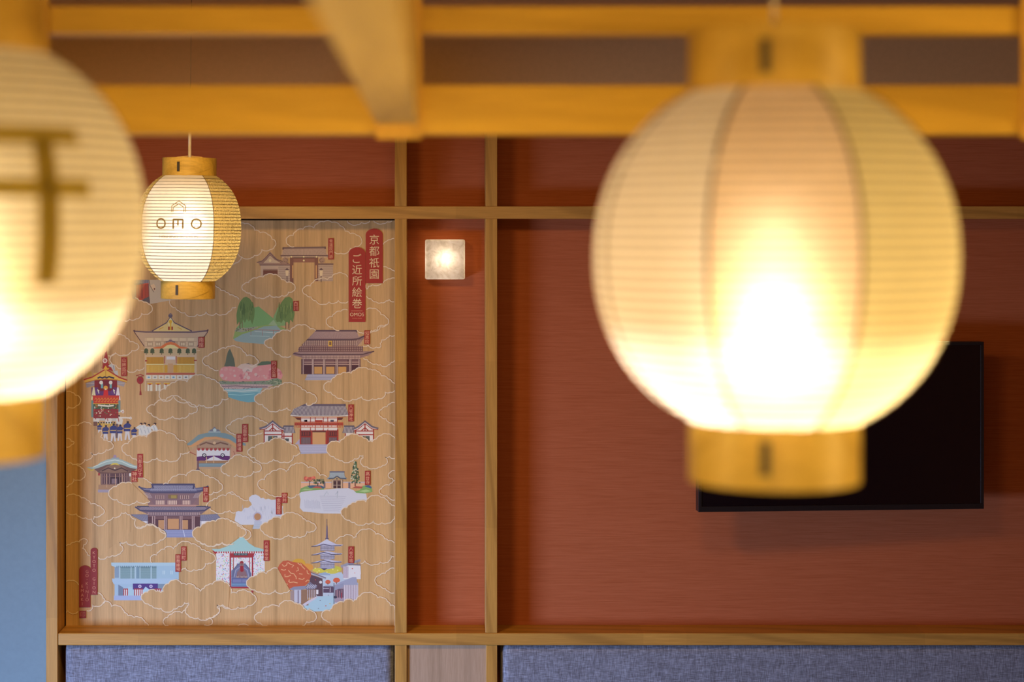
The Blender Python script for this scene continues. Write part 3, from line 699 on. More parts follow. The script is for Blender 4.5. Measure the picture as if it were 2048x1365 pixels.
('8',0,0,[(1440,600),(1455,582),(1490,570),(1530,607),(1590,592),(1650,590),(1715,562),(1725,520),(1770,515),(1830,492),(1848,460),(1790,400),(1740,380),(1680,358),(1630,310),(1560,288),(1490,260),(1420,280),(1390,310),(1350,347),(1290,318),(1240,350),(1180,380),(1150,420),(1090,430),(1078,470),(1092,512)][::-1]),
('8',0,1,[(2080,1265),(2070,1040),(2000,1040),(1940,1015),(1868,1010),(1865,1045),(1895,1075),(1880,1105),(1830,1140),(1770,1167),(1700,1192),(1640,1167),(1570,1160),(1520,1130),(1488,1080),(1510,1040),(1535,1008),(1528,988),(1475,985),(1465,1012),(1410,1030),(1350,1060),(1280,1097),(1200,1052),(1150,1050),(1090,1020),(1050,1000),(985,960),(968,905),(990,880),(1040,860),(1090,828),(1140,850),(1200,865),(1228,850),(1232,800),(1290,760),(1350,718),(1410,725),(1440,760),(1500,770),(1570,768),(1610,810),(1670,852),(1710,815),(1760,775),(1810,765),(1880,725),(1955,745),(2015,790),(2030,850)][2:-1]),
('9',0,0,[(320,760),(318,805),(375,802),(420,775),(490,788),(540,818),(577,865),(560,898),(490,930),(430,957),(390,945),(350,967),(300,957),(240,945),(235,920),(172,928),(203,980),(170,1022),(100,1055),(60,1067)]),
('8',0,0,[(1290,1270),(1240,1240),(1230,1195),(1280,1160),(1330,1120),(1400,1093),(1450,1110),(1500,1070)]),
('8',0,0,[(1770,1170),(1812,1200),(1800,1240),(1715,1245),(1718,1268)]),
('8',0,0,[(75,735),(130,723),(190,737),(220,777)]),
('8',0,0,[(450,870),(490,890),(510,930),(537,962),(510,995),(430,1027),(385,1010),(380,1062),(320,1080)]),
('8',0,0,[(215,1088),(170,1115),(130,1110),(90,1075),(75,1100)]),
('8',0,0,[(510,990),(570,970),(612,1030),(690,1023),(745,1068),(765,1102),(810,1140),(880,1160),(940,1158),(990,1190),(1012,1222),(1055,1265)]),
('9',0,1,[(920,772),(860,797),(800,802),(770,770),(740,797),(680,807),(620,790),(560,770),(500,740),(478,700),(495,663),(550,635),(580,625),(620,590),(680,605),(720,570),(795,548)]),
('9',0,1,[(690,1140),(620,1110),(570,1080),(558,1050),(580,1018),(630,1000),(640,970),(700,945),(780,930),(810,945),(840,900),(900,883),(970,905),(1000,915),(1035,922),(1060,960),(1090,982),(1150,990),(1192,1040),(1185,1070),(1140,1095),(1090,1095),(1080,1115),(1050,1140)]),
('9',0,1,[(1365,1140),(1330,1100),(1290,1080),(1258,1060),(1248,1020),(1265,990),(1330,985),(1350,960),(1400,910),(1470,895),(1520,865),(1570,890),(1605,870),(1640,830),(1720,798),(1780,815),(1820,850),(1870,850),(1920,888),(1950,930),(1990,935),(1990,1140)]),
('9',0,0,[(1990,800),(1930,782),(1900,755),(1850,730),(1800,695),(1798,650),(1840,625),(1900,600),(1930,570),(1990,548)]),
('9',0,0,[(390,1140),(425,1123),(500,1140)]),
]
LINE = (212,190,172)
fillp = []
for ci, (crop, closed, fill, pts) in enumerate(CL):
    s, ox, oy = CR[crop]
    # keep a clockwise (on screen) run so that the scallops bulge outwards
    a = sum((p[0]*q[1]-q[0]*p[1]) for p, q in zip(pts, pts[1:]+pts[:1]))
    b = blob(pts, closed=bool(closed), bulge=0.2 if a > 0 else -0.2)
    if not closed and len(pts) < 6:
        b = blob(pts, closed=False, bulge=0.16)
    g = Art(crop, 0.0013+ci*0.000006)
    g.line(b, 1.8, LINE, closed=bool(closed)); g.done('cloud_outline')
    if fill == 1:
        g = Art(crop, 0.0007+ci*0.000006); g.poly(b, M['board']); g.done('cloud')

def plaque(name, crop, x0, y0, x1, y1, body, size, top=0.0, ty=None, sp=1.04, lay=0.0020, col=(150,40,34), tc=(222,186,150), dx=0.0, extra=None):
    a = Art(crop, lay); r = top
    pts = [(x1,y0+r), (x1,y1), (x0,y1), (x0,y0+r)]
    if r: pts += [((x0+x1)/2-(x1-x0)/2*math.cos(PI*i/12), y0+r-r*math.sin(PI*i/12)) for i in range(1, 12)]
    a.poly(pts, col)
    if ty is None: ty = y0+(y1-y0-size*sp*(len(body)-1))/2
    a.text(body, (x0+x1)/2+dx, ty, size, tc, sp)
    if extra: extra(a)
    return a.done(name)
def subt(a):
    a.htext('OMO5', 1285, 1010, 50, (222,186,150)); a.line([(1225,972),(1340,972)], 1.0, (200,140,110)); a.htext('KYOTO GION', 1285, 1048, 15, (200,140,110))
plaque('title_plaque', '3', 1372, 140, 1545, 692, '京都祇園', 108, top=62, ty=250, sp=1.08)
plaque('title_plaque', '3', 1200, 328, 1370, 1083, 'ご近所絵巻', 106, top=62, ty=440, sp=1.075, extra=subt)
_pl = []; S = dict(col=(148,42,36), tc=(214,160,130))
for crop, x0, y0, x1, y1, body in (('3',994,237,1050,452,'青蓮院門跡'), ('3',640,872,694,973,'白川'), ('5',1358,57,1415,197,'知恩院'), ('5',415,365,472,540,'円山公園'),
        ('5',1196,806,1252,978,'八坂神社'), ('4',1453,600,1516,714,'南座'), ('4',643,814,704,1012,'山鉾巡行'), ('5',122,1005,181,1186,'祇園甲部'), ('5',65,1104,124,1284,'歌舞練場'),
        ('6',704,584,756,800,'京都ゑびす'), ('6',652,740,705,840,'神社'), ('6',1303,885,1352,1022,'建仁寺'), ('7',1625,255,1692,425,'高台寺'), ('7',623,520,690,643,'安井'), ('7',553,572,622,780,'金比羅宮'),
        ('8',1438,318,1503,485,'宮川町'), ('8',1370,411,1436,618,'歌舞練場'), ('9',652,263,711,473,'八坂庚申堂'), ('9',1518,325,1577,497,'八坂の塔')):
    _pl.append(0); n = len(body); size = min((x1-x0)*0.86, (y1-y0)*0.92/n); 
    plaque('name_plaque', crop, x0, y0, x1, y1, body, size, lay=0.0020+0.00002*(len(_pl)), sp=min(1.15, (y1-y0)*0.92/n/size), **S)
plaque('title_plaque', '8', 365, 335, 446, 892, 'KYOTO GION', 52, top=28, ty=392, sp=1.0, col=(128,34,32), tc=(190,130,110))
plaque('title_plaque', '8', 228, 542, 364, 1040, 'GO-KINJO', 52, top=52, ty=615, sp=0.92, col=(128,34,32), tc=(180,115,95), dx=27, extra=lambda a: a.text('EMAKI', 266, 790, 52, (180,115,95), 1.0))
a = Art('8', 0.0020); a.rect(230,1082,310,1168,(128,36,40))
a.text('印', 270, 1125, 70, (160,95,80)); a.done('seal_print')
# ---------------------------------------------------------------- the printed scenes
PUR = (104,82,92); DPU = (70,48,58); LIL = (168,160,188); CRM = (196,170,140); RED = (150,44,34); WHT = (206,200,204); BRN = (112,70,56); GLD = (196,150,60); TIL = (178,158,150)
def gate1():
    a = Art('3')
    a.poly([(890,500),(1042,500),(1042,600),(1042,672),(890,672)], (176,152,136)); a.many([(890,y,1042,y+4) for y in range(520,672,18)], (140,115,104))
    a.rect(890,490,1046,508,(120,92,84))
    a.rect(485,495,612,682,(176,152,136)); a.many([(485,y,612,y+4) for y in range(535,682,18)], (140,115,104))
    a.rect(310,500,490,640,(186,160,140)); a.rect(335,560,482,640,(112,66,52)); a.many([(335,548,482,556)], (130,96,86))
    a.poly([(265,480),(320,465),(370,420),(405,372),(450,420),(500,470),(600,492),(612,505),(300,505),(290,488)], (150,118,106))
    a.poly([(330,488),(370,455),(405,405),(450,455),(520,488)], (188,164,140)); a.line([(270,482),(330,465),(405,385),(470,450),(590,492)], 1.6, (104,76,78)); a.line([(330,490),(405,408),(520,490)],1.0,(110,80,76))
    a.disc(405,462,14,(214,190,150)); a.rect(300,505,610,512,(104,76,78))
    a.poly([(540,335),(965,325),(975,395),(1000,412),(985,432),(520,432),(508,415),(530,398)], (150,122,112))
    a.tiles((540,348),(965,342),(520,408),(988,408),52,(196,170,150),3)
    a.line([(535,335),(968,328)], 3.2, (110,86,84)); a.line([(510,413),(990,413)], 1.6, (100,74,72)); a.rect(530,330,545,352,(100,74,72)); a.rect(955,322,970,345,(100,74,72))
    a.many([(x,420,x+5,436) for x in range(530,980,12)], (206,182,150)); a.disc(560,460,30,(158,126,108)); a.disc(930,460,30,(158,126,108)); a.line([(560,440),(585,455),(570,480),(545,470)],1,(110,80,70)); a.line([(930,440),(905,455),(915,480),(945,470)],1,(110,80,70))
    a.rect(606,430,642,690,(122,80,68)); a.rect(855,430,892,672,(122,80,68)); a.rect(642,438,856,482,(138,92,78)); a.rect(642,430,856,440,(92,60,54))
    a.many([(628,510,640,640),(866,510,878,640)], (196,150,100))
    for x in (620,746,875): a.disc(x,424,9,(226,196,150))
    a.disc(746,462,10,(226,196,150))
    for x in (577,922):
        a.poly([(x-26,560),(x,538),(x+26,560)], (96,72,76)); a.poly([(x-17,562),(x+17,562),(x+12,618),(x-12,618)], (214,188,156)); a.line([(x,620),(x,680)], 1.4, (80,60,60))
    a.done('printed_scene', 'print of a grey tiled gate with a side gable')
def willow():
    a = Art('3'); G = (104,128,72); G2 = (76,100,58)
    a.poly([(60,1150),(240,940),(290,925),(330,960),(440,1050),(480,940),(500,950),(560,1120),(420,1130),(200,1150)], (120,160,100))
    a.poly([(430,1110),(440,1030),(490,930),(560,1000),(560,1120)], (128,158,104)); a.poly([(380,1120),(440,1060),(480,1120)], (150,170,130))
    a.many([(95,1070,104,1150),(122,1075,128,1145),(560,1070,568,1160),(590,1075,598,1150)], (120,80,62))
    a.poly([(30,1250),(50,1180),(60,1150),(180,1145),(370,1112),(500,1125),(610,1175),(560,1215),(480,1235),(200,1265),(60,1270)], (140,160,92))
    a.poly([(35,1258),(120,1210),(230,1175),(340,1130),(470,1120),(520,1170),(480,1215),(345,1308),(240,1300),(130,1290),(60,1278)], (140,160,156))
    a.poly([(45,1175),(70,1150),(200,1140),(290,1128),(230,1160),(120,1190)], (150,150,130))
    for i in range(26):
        x = 55+random.random()*230; y = 1150+random.random()*30+(x-60)*-0.06; a.disc(x, y, 7, random.choice([(100,120,72),(110,104,90),(170,160,120)]), n=6)
    a.line([(170,1160),(500,1170)],1.4,(170,120,110)); a.line([(250,1180),(470,1195)],1,(196,200,196)); a.line([(200,1225),(400,1230)],1,(170,186,182)); a.many([(210,1165,214,1215),(328,1165,332,1225),(436,1168,440,1210)],(160,104,96))
    for cx, w in ((0,0),(398,0)):
        if cx == 0: pts = [(135,838),(165,828),(200,850),(235,900),(250,960),(245,1040),(225,1110),(205,1060),(190,1080),(170,1050),(150,1095),(135,1060),(110,1110),(95,1080),(70,1115),(65,1010),(80,930),(100,880)]
        else: pts = [(560,835),(600,828),(630,850),(648,920),(652,1010),(635,1090),(610,1060),(600,1115),(580,1080),(565,1090),(540,1060),(520,1095),(500,1080),(475,1085),(460,1060),(475,990),(500,920),(530,870)]
        a.poly(pts, G)
        for i in range(34):
            t = random.random(); bx = (90+t*140) if cx == 0 else (485+t*150); by = 880+random.random()*110
            a.line([(bx,by),(bx+random.uniform(-6,2),by+random.uniform(40,90))], 1.0, random.choice([G2, (128,146,84), (88,112,60)]))
    a.done('printed_scene', 'print of two willows over a stream')
def chionin():
    a = Art('5')
    a.poly([(790,498),(1180,498),(1180,520),(1110,560),(755,560)], (150,146,166)); a.many([(770,y,1150,y+4) for y in (510,526,543,556)], (190,186,200))
    a.rect(720,345,1320,500,(92,62,66))
    a.many([(x,355,x+95,405) for x in (745,848,960,1090,1222)], (112,80,84)); a.many([(745,375,1310,382),(745,398,1310,404)], (180,150,140))
    a.rect(750,408,830,498,(74,40,48)); a.rect(1222,408,1310,498,(74,40,48))
    for x0, x1 in ((852,932),(972,1056),(1090,1176)): a.rect(x0,424,x1,496,(190,142,84)); 
    a.many([(x,345,x+9,500) for x in (736,828,838,942,954,1068,1082,1206,1218,1300)], (176,150,144)); a.many([(x+9,345,x+13,500) for x in (736,838,954,1082,1218)], (70,44,50))
    a.poly([(600,285),(640,275),(1420,268),(1455,270),(1400,310),(1320,335),(1310,350),(740,350),(720,330),(650,310)], (138,108,108))
    a.tiles((700,275),(1350,272),(640,300),(1420,296),80,(178,150,142),2.6); a.line([(595,283),(720,302),(1340,300),(1458,268)], 2.4, (84,60,68))
    a.many([(x,312,x+8,345) for x in range(735,1310,15)], (190,162,148)); a.many([(730,326,1315,331)], (96,66,68))
    a.rect(690,215,1345,275,(120,86,86)); a.many([(690,y,1345,y+5) for y in (222,240,258)], (182,150,138)); a.many([(x,222,x+6,268) for x in range(700,1340,22)], (88,58,62))
    a.poly([(612,110),(700,128),(1280,128),(1358,110),(1345,150),(1290,215),(735,215),(640,140)], (124,92,92))
    for y in (160,178,196): a.many([(x,y,x+9,y+13) for x in range(735+(y%3)*4,1290,19)], (190,164,150)); a.many([(725,y-3,1300,y)], (84,56,62))
    a.quads([[(x,150),(x+5,150),(x+22 if x < 700 else x-14,212),(x+16 if x<700 else x-19,212)] for x in list(range(650,720,12))+list(range(1290,1345,12))], (178,150,142))
    a.poly([(750,62),(1282,62),(1300,120),(1358,112),(1352,142),(1200,158),(800,158),(680,142),(612,108),(700,125),(735,118)], (132,104,110))
    a.tiles((755,70),(1278,70),(690,138),(1330,138),66,(186,160,152),2.8); a.line([(748,60),(1284,60)], 3.0, (88,66,78)); a.line([(612,108),(690,142),(800,152),(1210,152),(1300,142),(1360,112)], 2.8, (84,62,72)); a.rect(746,56,758,78,(88,66,78)); a.rect(1274,56,1286,78,(88,66,78))
    a.rect(995,162,1032,218,(206,164,60)); a.rect(1003,172,1024,208,(120,84,60)); a.done('printed_scene', 'print of a large two-storey brown temple gate')
def cherry():
    a = Art('5')
    a.poly([(-25,420),(-60,470),(-95,380),(-40,250),(-5,262),(10,240),(25,300),(50,400),(50,430)], (92,98,80)) if False else a.poly([(-60,420),(-45,380),(-35,320),(-20,270),(0,240),(20,290),(40,340),(50,400),(52,430)], (92,98,80))
    a.poly([(270,410),(320,372),(380,368),(440,375),(470,420)], (88,104,80))
    a.poly([(70,430),(110,400),(160,390),(210,400),(280,410),(250,470),(120,470)], (204,176,160))
    a.poly([(-108,470),(-90,440),(-60,425),(0,420),(60,425),(90,440),(140,455),(200,470),(240,440),(300,412),(360,405),(420,400),(470,430),(510,460),(535,510),(520,548),(460,560),(360,565),(320,580),(200,570),(100,575),(0,572),(-70,560),(-105,520)], (208,138,134))
    for i in range(46):
        x = -90+random.random()*600; y = 445+random.random()*110; a.disc(x, y, random.uniform(8,20), random.choice([(222,160,152),(196,116,120),(216,148,142),(226,176,166)]), n=8)
    a.poly([(160,395),(185,388),(210,402)], (110,96,96)); a.poly([(120,460),(160,430),(230,450),(220,480)], (214,184,172)); a.line([(165,470),(180,455),(195,465)],1,(110,90,90))
    a.poly([(-110,570),(0,575),(200,575),(380,565),(440,545),(480,540),(520,560),(525,600),(440,620),(0,610),(-100,600)], (128,138,112))
    for i in range(40): a.disc(380+random.random()*140, 550+random.random()*50, 7, random.choice([(96,116,84),(160,160,130),(110,120,96)]), n=6)
    for i in range(26): a.disc(-100+random.random()*480, 572+random.random()*22, 6, random.choice([(90,104,88),(150,140,130)]), n=6)
    a.poly([(-115,600),(0,605),(180,600),(440,606),(380,640),(200,650),(0,650),(-115,640)], (190,160,152))
    a.line([(-110,625),(60,618),(240,630),(380,628)], 2.2, (130,104,108)); a.many([(x,600,x+3,640) for x in range(-100,360,28)], (160,130,130))
    a.poly([(-115,645),(100,650),(250,640),(330,640),(300,700),(250,780),(180,785),(100,770),(20,745),(-60,720),(-100,690)], (150,180,178))
    a.poly([(-60,690),(40,680),(140,690),(290,680),(255,780),(180,785),(100,770),(20,745),(-60,715)], (112,160,166)); a.line([(-90,660),(120,672),(280,660)],1.2,(206,204,196)); a.line([(-60,700),(100,712),(250,700)],1,(160,196,196))
    for i in range(18): a.disc(-90+random.random()*380, 636+random.random()*14, 4, (90,80,84), n=5)
    a.done('printed_scene', 'print of pink cherry trees by a pond')
def yasaka():
    a = Art('5'); W_ = (210,200,198)
    a.poly([(655,1210),(700,1160),(1100,1160),(1150,1210),(1100,1215)], (168,158,180)); a.poly([(690,1212),(1090,1212),(980,1240),(985,1300),(715,1308),(700,1250)], (158,158,186)); a.many([(700,y,1000,y+3) for y in (1228,1246,1264,1282)], (196,192,212))
    for sgn in (0,1):
        def q(pts): return [(x if not sgn else 1797-x, y) for x, y in pts]
        a.poly(q([(345,1060),(525,1060),(525,1215),(345,1215)]), W_); a.poly(q([(525,1095),(632,1095),(632,1215),(525,1215)]), W_)
        a.poly(q([(350,1075),(432,985),(520,1075)]), W_); a.poly(q([(385,1125),(480,1125),(480,1180),(385,1180)]), (84,88,84)); a.poly(q([(555,1150),(596,1150),(596,1180),(555,1180)]), (72,80,84))
        for l in ([(346,1060),(346,1215)],[(526,1060),(526,1215)],[(630,1098),(630,1215)],[(340,1075),(530,1075)],[(340,1112),(530,1112)],[(530,1128),(634,1128)],[(432,1000),(432,1072)],[(400,1070),(432,1040),(466,1070)],[(545,1098),(545,1200)]):
            a.line(q(l), 2.2, RED)
        a.line(q([(432,1130),(432,1180)]), 1.6, GLD)
        a.poly(q([(540,1025),(640,1025),(662,1095),(550,1095),(520,1060)]), (110,98,108)); qs = [q([(550+i*14,1032),(554+i*14,1032),(562+i*14,1092),(558+i*14,1092)]) for i in range(7)]; a.quads(qs, (198,190,188))
        a.line(q([(540,1025),(645,1025)]), 2.4, (84,76,92)); a.line(q([(298,1052),(360,1035),(432,978),(500,1035),(555,1062)]), 4.6, (104,94,106)); a.line(q([(310,1058),(365,1044),(432,990),(496,1044),(545,1066)]), 1.4, (206,196,196)); a.line(q([(300,1062),(365,1052),(432,1000),(496,1052),(545,1075)]), 1.6, RED); a.poly(q([(425,985),(432,965),(439,985)]),(84,76,92))
    a.rect(705,1060,1095,1210,(136,44,36)); a.rect(832,1085,970,1210,(192,146,100)); a.many([(720,1140,815,1205),(1000,1140,1080,1205)], (98,78,84)); a.many([(x,1142,x+3,1204) for x in list(range(728,812,12))+list(range(1006,1078,12))], (130,108,112)); a.many([(715,1080,815,1125),(1000,1080,1085,1125)], (78,40,40)); a.many([(x,1085,x+5,1120) for x in list(range(722,812,18))+list(range(1006,1082,18))], (160,60,44))
    a.many([(820,1062,834,1210),(966,1062,980,1210),(705,1062,716,1210),(1086,1062,1097,1210)], (156,50,38)); a.line([(832,1082),(972,1082)],2.4,(90,50,44))
    a.rect(712,935,1090,1068,W_); a.many([(760,962,782,985),(1016,962,1050,985),(748,962,780,986)], (70,74,92)); a.rect(862,965,935,1005,(158,50,38))
    a.many([(x,935,x+8,1068) for x in (712,810,858,940,985,1082)], RED); a.many([(712,942,1090,948),(712,980,1090,986)], RED)
    a.rect(652,992,1145,1018,(150,52,38)); a.many([(x,985,x+5,1040) for x in range(655,1145,16)], (176,74,48)); a.many([(652,985,1145,990),(680,1032,1120,1040)], (186,100,60)); a.many([(x,1020,x+20,1030) for x in range(720,1080,40)], W_); a.many([(x,1042,x+28,1058) for x in range(722,1080,48)], W_)
    a.poly([(650,935),(715,935),(715,965),(680,960)], (96,40,34)); a.poly([(1090,935),(1150,935),(1130,962),(1090,965)], (96,40,34))
    a.poly([(655,812),(1165,812),(1190,880),(1200,918),(1150,935),(1050,932),(760,930),(650,935),(610,912),(635,870)], (104,92,106))
    a.tiles((660,820),(1162,820),(622,918),(1190,918),40,(192,184,184),4.4); a.line([(645,812),(1170,812)], 4.0, (92,80,98)); a.line([(612,916),(700,924),(1110,924),(1196,918)], 1.8, (204,196,192)); a.line([(640,934),(1170,934)], 1.4, (190,120,60)); a.poly([(640,802),(655,798),(660,822),(642,822)],(80,70,90)); a.poly([(1152,802),(1168,798),(1172,822),(1155,822)],(80,70,90))
    a.done('printed_scene', 'print of a vermilion shrine gate with two side halls')
def theatre():
    a = Art('4')
    a.poly([(775,540),(1555,535),(1450,700),(1420,720),(900,720),(880,690)], (186,158,132)); a.rect(890,600,1435,1170,(196,170,140))
    a.poly([(960,545),(1120,450),(1160,395),(1200,450),(1380,540)], (206,182,120)); a.poly([(1128,430),(1160,385),(1196,430),(1180,470),(1160,540),(1140,470)], (222,200,160)); a.disc(1160,440,20,(206,170,60)); a.rect(1135,492,1186,528,(152,50,40)); a.rect(1152,430,1170,530,(214,164,50)); a.line([(1040,520),(1085,500)],1.6,GLD); a.line([(1235,500),(1280,522)],1.6,GLD)
    a.line([(965,540),(1120,450),(1160,388),(1200,450),(1385,540)], 2.0, (88,70,88)); a.disc(1160,378,22,(96,84,100)); a.disc(1160,362,12,(120,104,110))
    a.line([(772,540),(900,548),(1400,550),(1555,535)], 3.0, (108,86,94)); a.line([(775,528),(785,545)],3,(88,60,70)); a.line([(1555,522),(1545,545)],3,(88,60,70)); a.line([(780,548),(885,700)],1.6,(96,64,64)); a.line([(1550,548),(1440,705)],1.6,(96,64,64))
    for x in (945,1030,1120,1205,1290,1375):
        a.rect(x-32,612,x+32,640,(206,184,152)); a.rect(x-30,650,x+30,700,(170,144,118)); a.rect(x-18,662,x+18,690,(220,190,160)); a.rect(x-3,655,x+3,698,(160,128,104))
    a.many([(890,y,1435,y+4) for y in (605,645,702)], (166,136,110))
    a.poly([(980,712),(1060,700),(1110,665),(1160,650),(1215,665),(1260,700),(1335,712),(1340,722),(1250,722),(1160,690),(1070,722),(980,722)], (204,112,62)); a.poly([(1080,720),(1120,690),(1160,680),(1205,690),(1250,720)], (214,196,140)); a.disc(1160,640,20,(140,112,120),12); a.line([(1110,655),(1160,640),(1210,655)],2,(110,92,104))
    a.rect(850,738,1470,746,(206,178,146)); a.rect(905,722,1420,790,(190,166,128)); a.rect(1095,800,1225,880,(196,168,140)); a.rect(1118,806,1210,838,(226,214,206)); a.many([(1095,800,1103,880),(1217,800,1225,880)],(160,60,44))
    for x in (905,970,1068,1160,1253,1342,1408):
        a.disc(x,745,22,(74,84,56),26,9); a.disc(x-12,762,12,(64,76,50),10,7); a.disc(x+12,764,12,(88,96,62),10,7); a.line([(x,770),(x,788)],1.4,(90,66,50))
    for x0, x1 in ((908,1090),(1230,1412)):
        a.rect(x0,812,x1,885,(190,140,46)); a.many([(x,812,x+4,885) for x in range(x0+8,x1,14)], (160,112,40))
        a.rect(x0,895,x1,975,(196,146,48)); a.many([(x,900,x+4,972) for x in range(x0+8,x1,14)], (222,190,110)); a.rect(x0,884,x1,893,(220,196,140))
    a.rect(1095,895,1130,975,(196,146,48)); a.rect(1190,895,1230,975,(196,146,48)); a.rect(1135,880,1185,975,(190,150,110))
    a.rect(905,978,1418,998,(176,90,66)); a.many([(893,845,915,858),(1405,842,1436,852)],(160,56,44))
    for i in range(8): 
        x = 905+i*65; a.rect(x,1003,x+54,1044,(210,206,196)); a.disc(x+27,1024,13,[(110,160,190),(150,150,150),(170,140,110),(160,160,150),(100,150,180),(150,130,120),(120,120,120),(170,170,160)][i],9,8)
    a.rect(905,1046,1418,1060,(204,178,140)); a.rect(905,1062,1300,1170,(180,146,112))
    for x in (918,1004,1090):
        a.rect(x,1080,x+52,1168,(216,204,190)); a.rect(x+21,1095,x+28,1168,(150,120,90)); a.rect(x,1082,x+52,1100,(206,160,50)); a.rect(x+12,1092,x+40,1104,(166,52,40))
    a.rect(1120,1082,1160,1100,(206,160,50))
    a.line([(800,1008),(845,996),(880,1010)], 2.0, (152,56,48)); a.disc(842,1055,36,(150,44,46),40); a.rect(820,1015,866,1022,(110,34,36)); a.disc(842,1055,14,(126,50,56)); a.line([(843,1095),(845,1180)],1.6,(150,50,46)); a.poly([(838,1170),(852,1170),(858,1210),(834,1210)],(140,44,40))
    a.done('printed_scene', 'print of a kabuki theatre with yellow doors and a red lantern')
def floatp():
    a = Art('4')
    a.poly([(470,770),(492,745),(510,880),(560,960),(520,950),(480,940),(445,935)], (150,42,40)); a.line([(452,790),(440,930)],1,(150,42,40)); a.disc(472,850,26,(216,196,190),n=10); a.disc(472,850,13,(150,42,40),n=8); a.disc(472,850,5,(216,196,190),n=6)
    a.poly([(505,905),(540,880),(575,905),(580,960),(605,950),(612,1005),(585,1010),(560,960),(540,920)], (176,176,180)); a.line([(560,900),(570,960)],1,(110,110,130))
    a.poly([(280,1000),(300,960),(330,965),(345,1030),(290,1040)], (176,146,80)); a.poly([(350,980),(395,975),(400,1000),(360,1010)], (190,160,80))
    a.poly([(265,1065),(360,1050),(365,1110),(280,1135)], (140,134,150)); a.poly([(600,1055),(690,1070),(670,1125),(600,1100)], (150,142,150)); a.many([(280,1085,360,1090),(605,1085,675,1089)], (180,170,170))
    a.rect(362,1045,600,1320,(122,34,40)); a.poly([(330,1130),(620,1130),(636,1260),(330,1260)],(94,50,104)); a.rect(400,1060,560,1170,(110,30,40))
    a.many([(430,1080,452,1140),(522,1080,544,1140)], (104,160,170)); a.disc(432,1080,20,(220,206,200),n=9); a.disc(532,1080,20,(220,206,200),n=9)
    a.disc(480,1135,24,(206,150,60),n=9); a.poly([(455,1215),(460,1160),(480,1145),(503,1160),(508,1215)], (190,40,40)); a.disc(480,1150,9,(226,200,180),n=8)
    for x in (395,560): a.disc(x,1180,28,(96,58,120),n=9); a.disc(x+8,1165,9,(224,208,196),n=7); a.line([(x,1150),(x+14,1195)],1.6,(220,206,190))
    for x in (352,606): a.poly([(x-6,1130),(x+10,1130),(x+30,1262),(x+8,1262),(x,1200),(x-8,1262),(x-26,1262)], (212,204,170) if x < 400 else (214,214,220)); a.line([(x-16,1220),(x+20,1220)],1.6,(150,60,60))
    a.rect(345,1215,620,1305,(182,54,40)); 
    for i in range(8): x = 365+i*32; a.line([(x,1260),(x+12,1240),(x+24,1262),(x+14,1285),(x,1275)], 1.3, (206,140,50))
    a.crop('6'); a.rect(285,98,305,250,(104,136,140)); a.rect(530,98,550,200,(104,136,140)); a.rect(304,127,532,178,(70,86,60)); a.rect(304,176,532,260,(130,44,44))
    for i in range(46): a.disc(308+random.random()*220,130+random.random()*48,random.uniform(3,6),random.choice([(220,210,200),(190,150,60),(90,120,80),(150,50,50),(60,70,60)]),n=6)
    for i in range(26): a.disc(308+random.random()*220,180+random.random()*60,random.uniform(4,8),random.choice([(180,60,50),(120,110,70),(206,190,170),(90,110,80)]),n=6)
    a.line([(345,140),(440,150),(490,142)],3,(214,206,196)); a.rect(300,124,535,130,(206,160,60))
    a.crop('4'); a.poly([(252,1050),(330,1030),(420,975),(480,935),(540,975),(640,1040),(705,1058),(700,1075),(600,1055),(480,1045),(360,1055),(262,1082)], (206,168,76)); a.line([(250,1050),(340,1022),(480,938),(620,1025),(706,1056)], 2.6, (160,52,40)); a.line([(262,1082),(370,1052),(480,1042),(600,1052),(700,1076)], 1.6, (176,120,40)); a.line([(480,950),(480,1040)],1.4,(176,130,50)); a.line([(395,1035),(420,1022),(445,1032),(470,1020),(490,1030),(515,1018),(570,1035)], 3.2, (56,48,66)); a.poly([(460,930),(480,900),(500,930),(520,925),(505,945),(455,945)],(206,160,50))
    a.done('printed_scene', 'print of a festival float with a red banner')
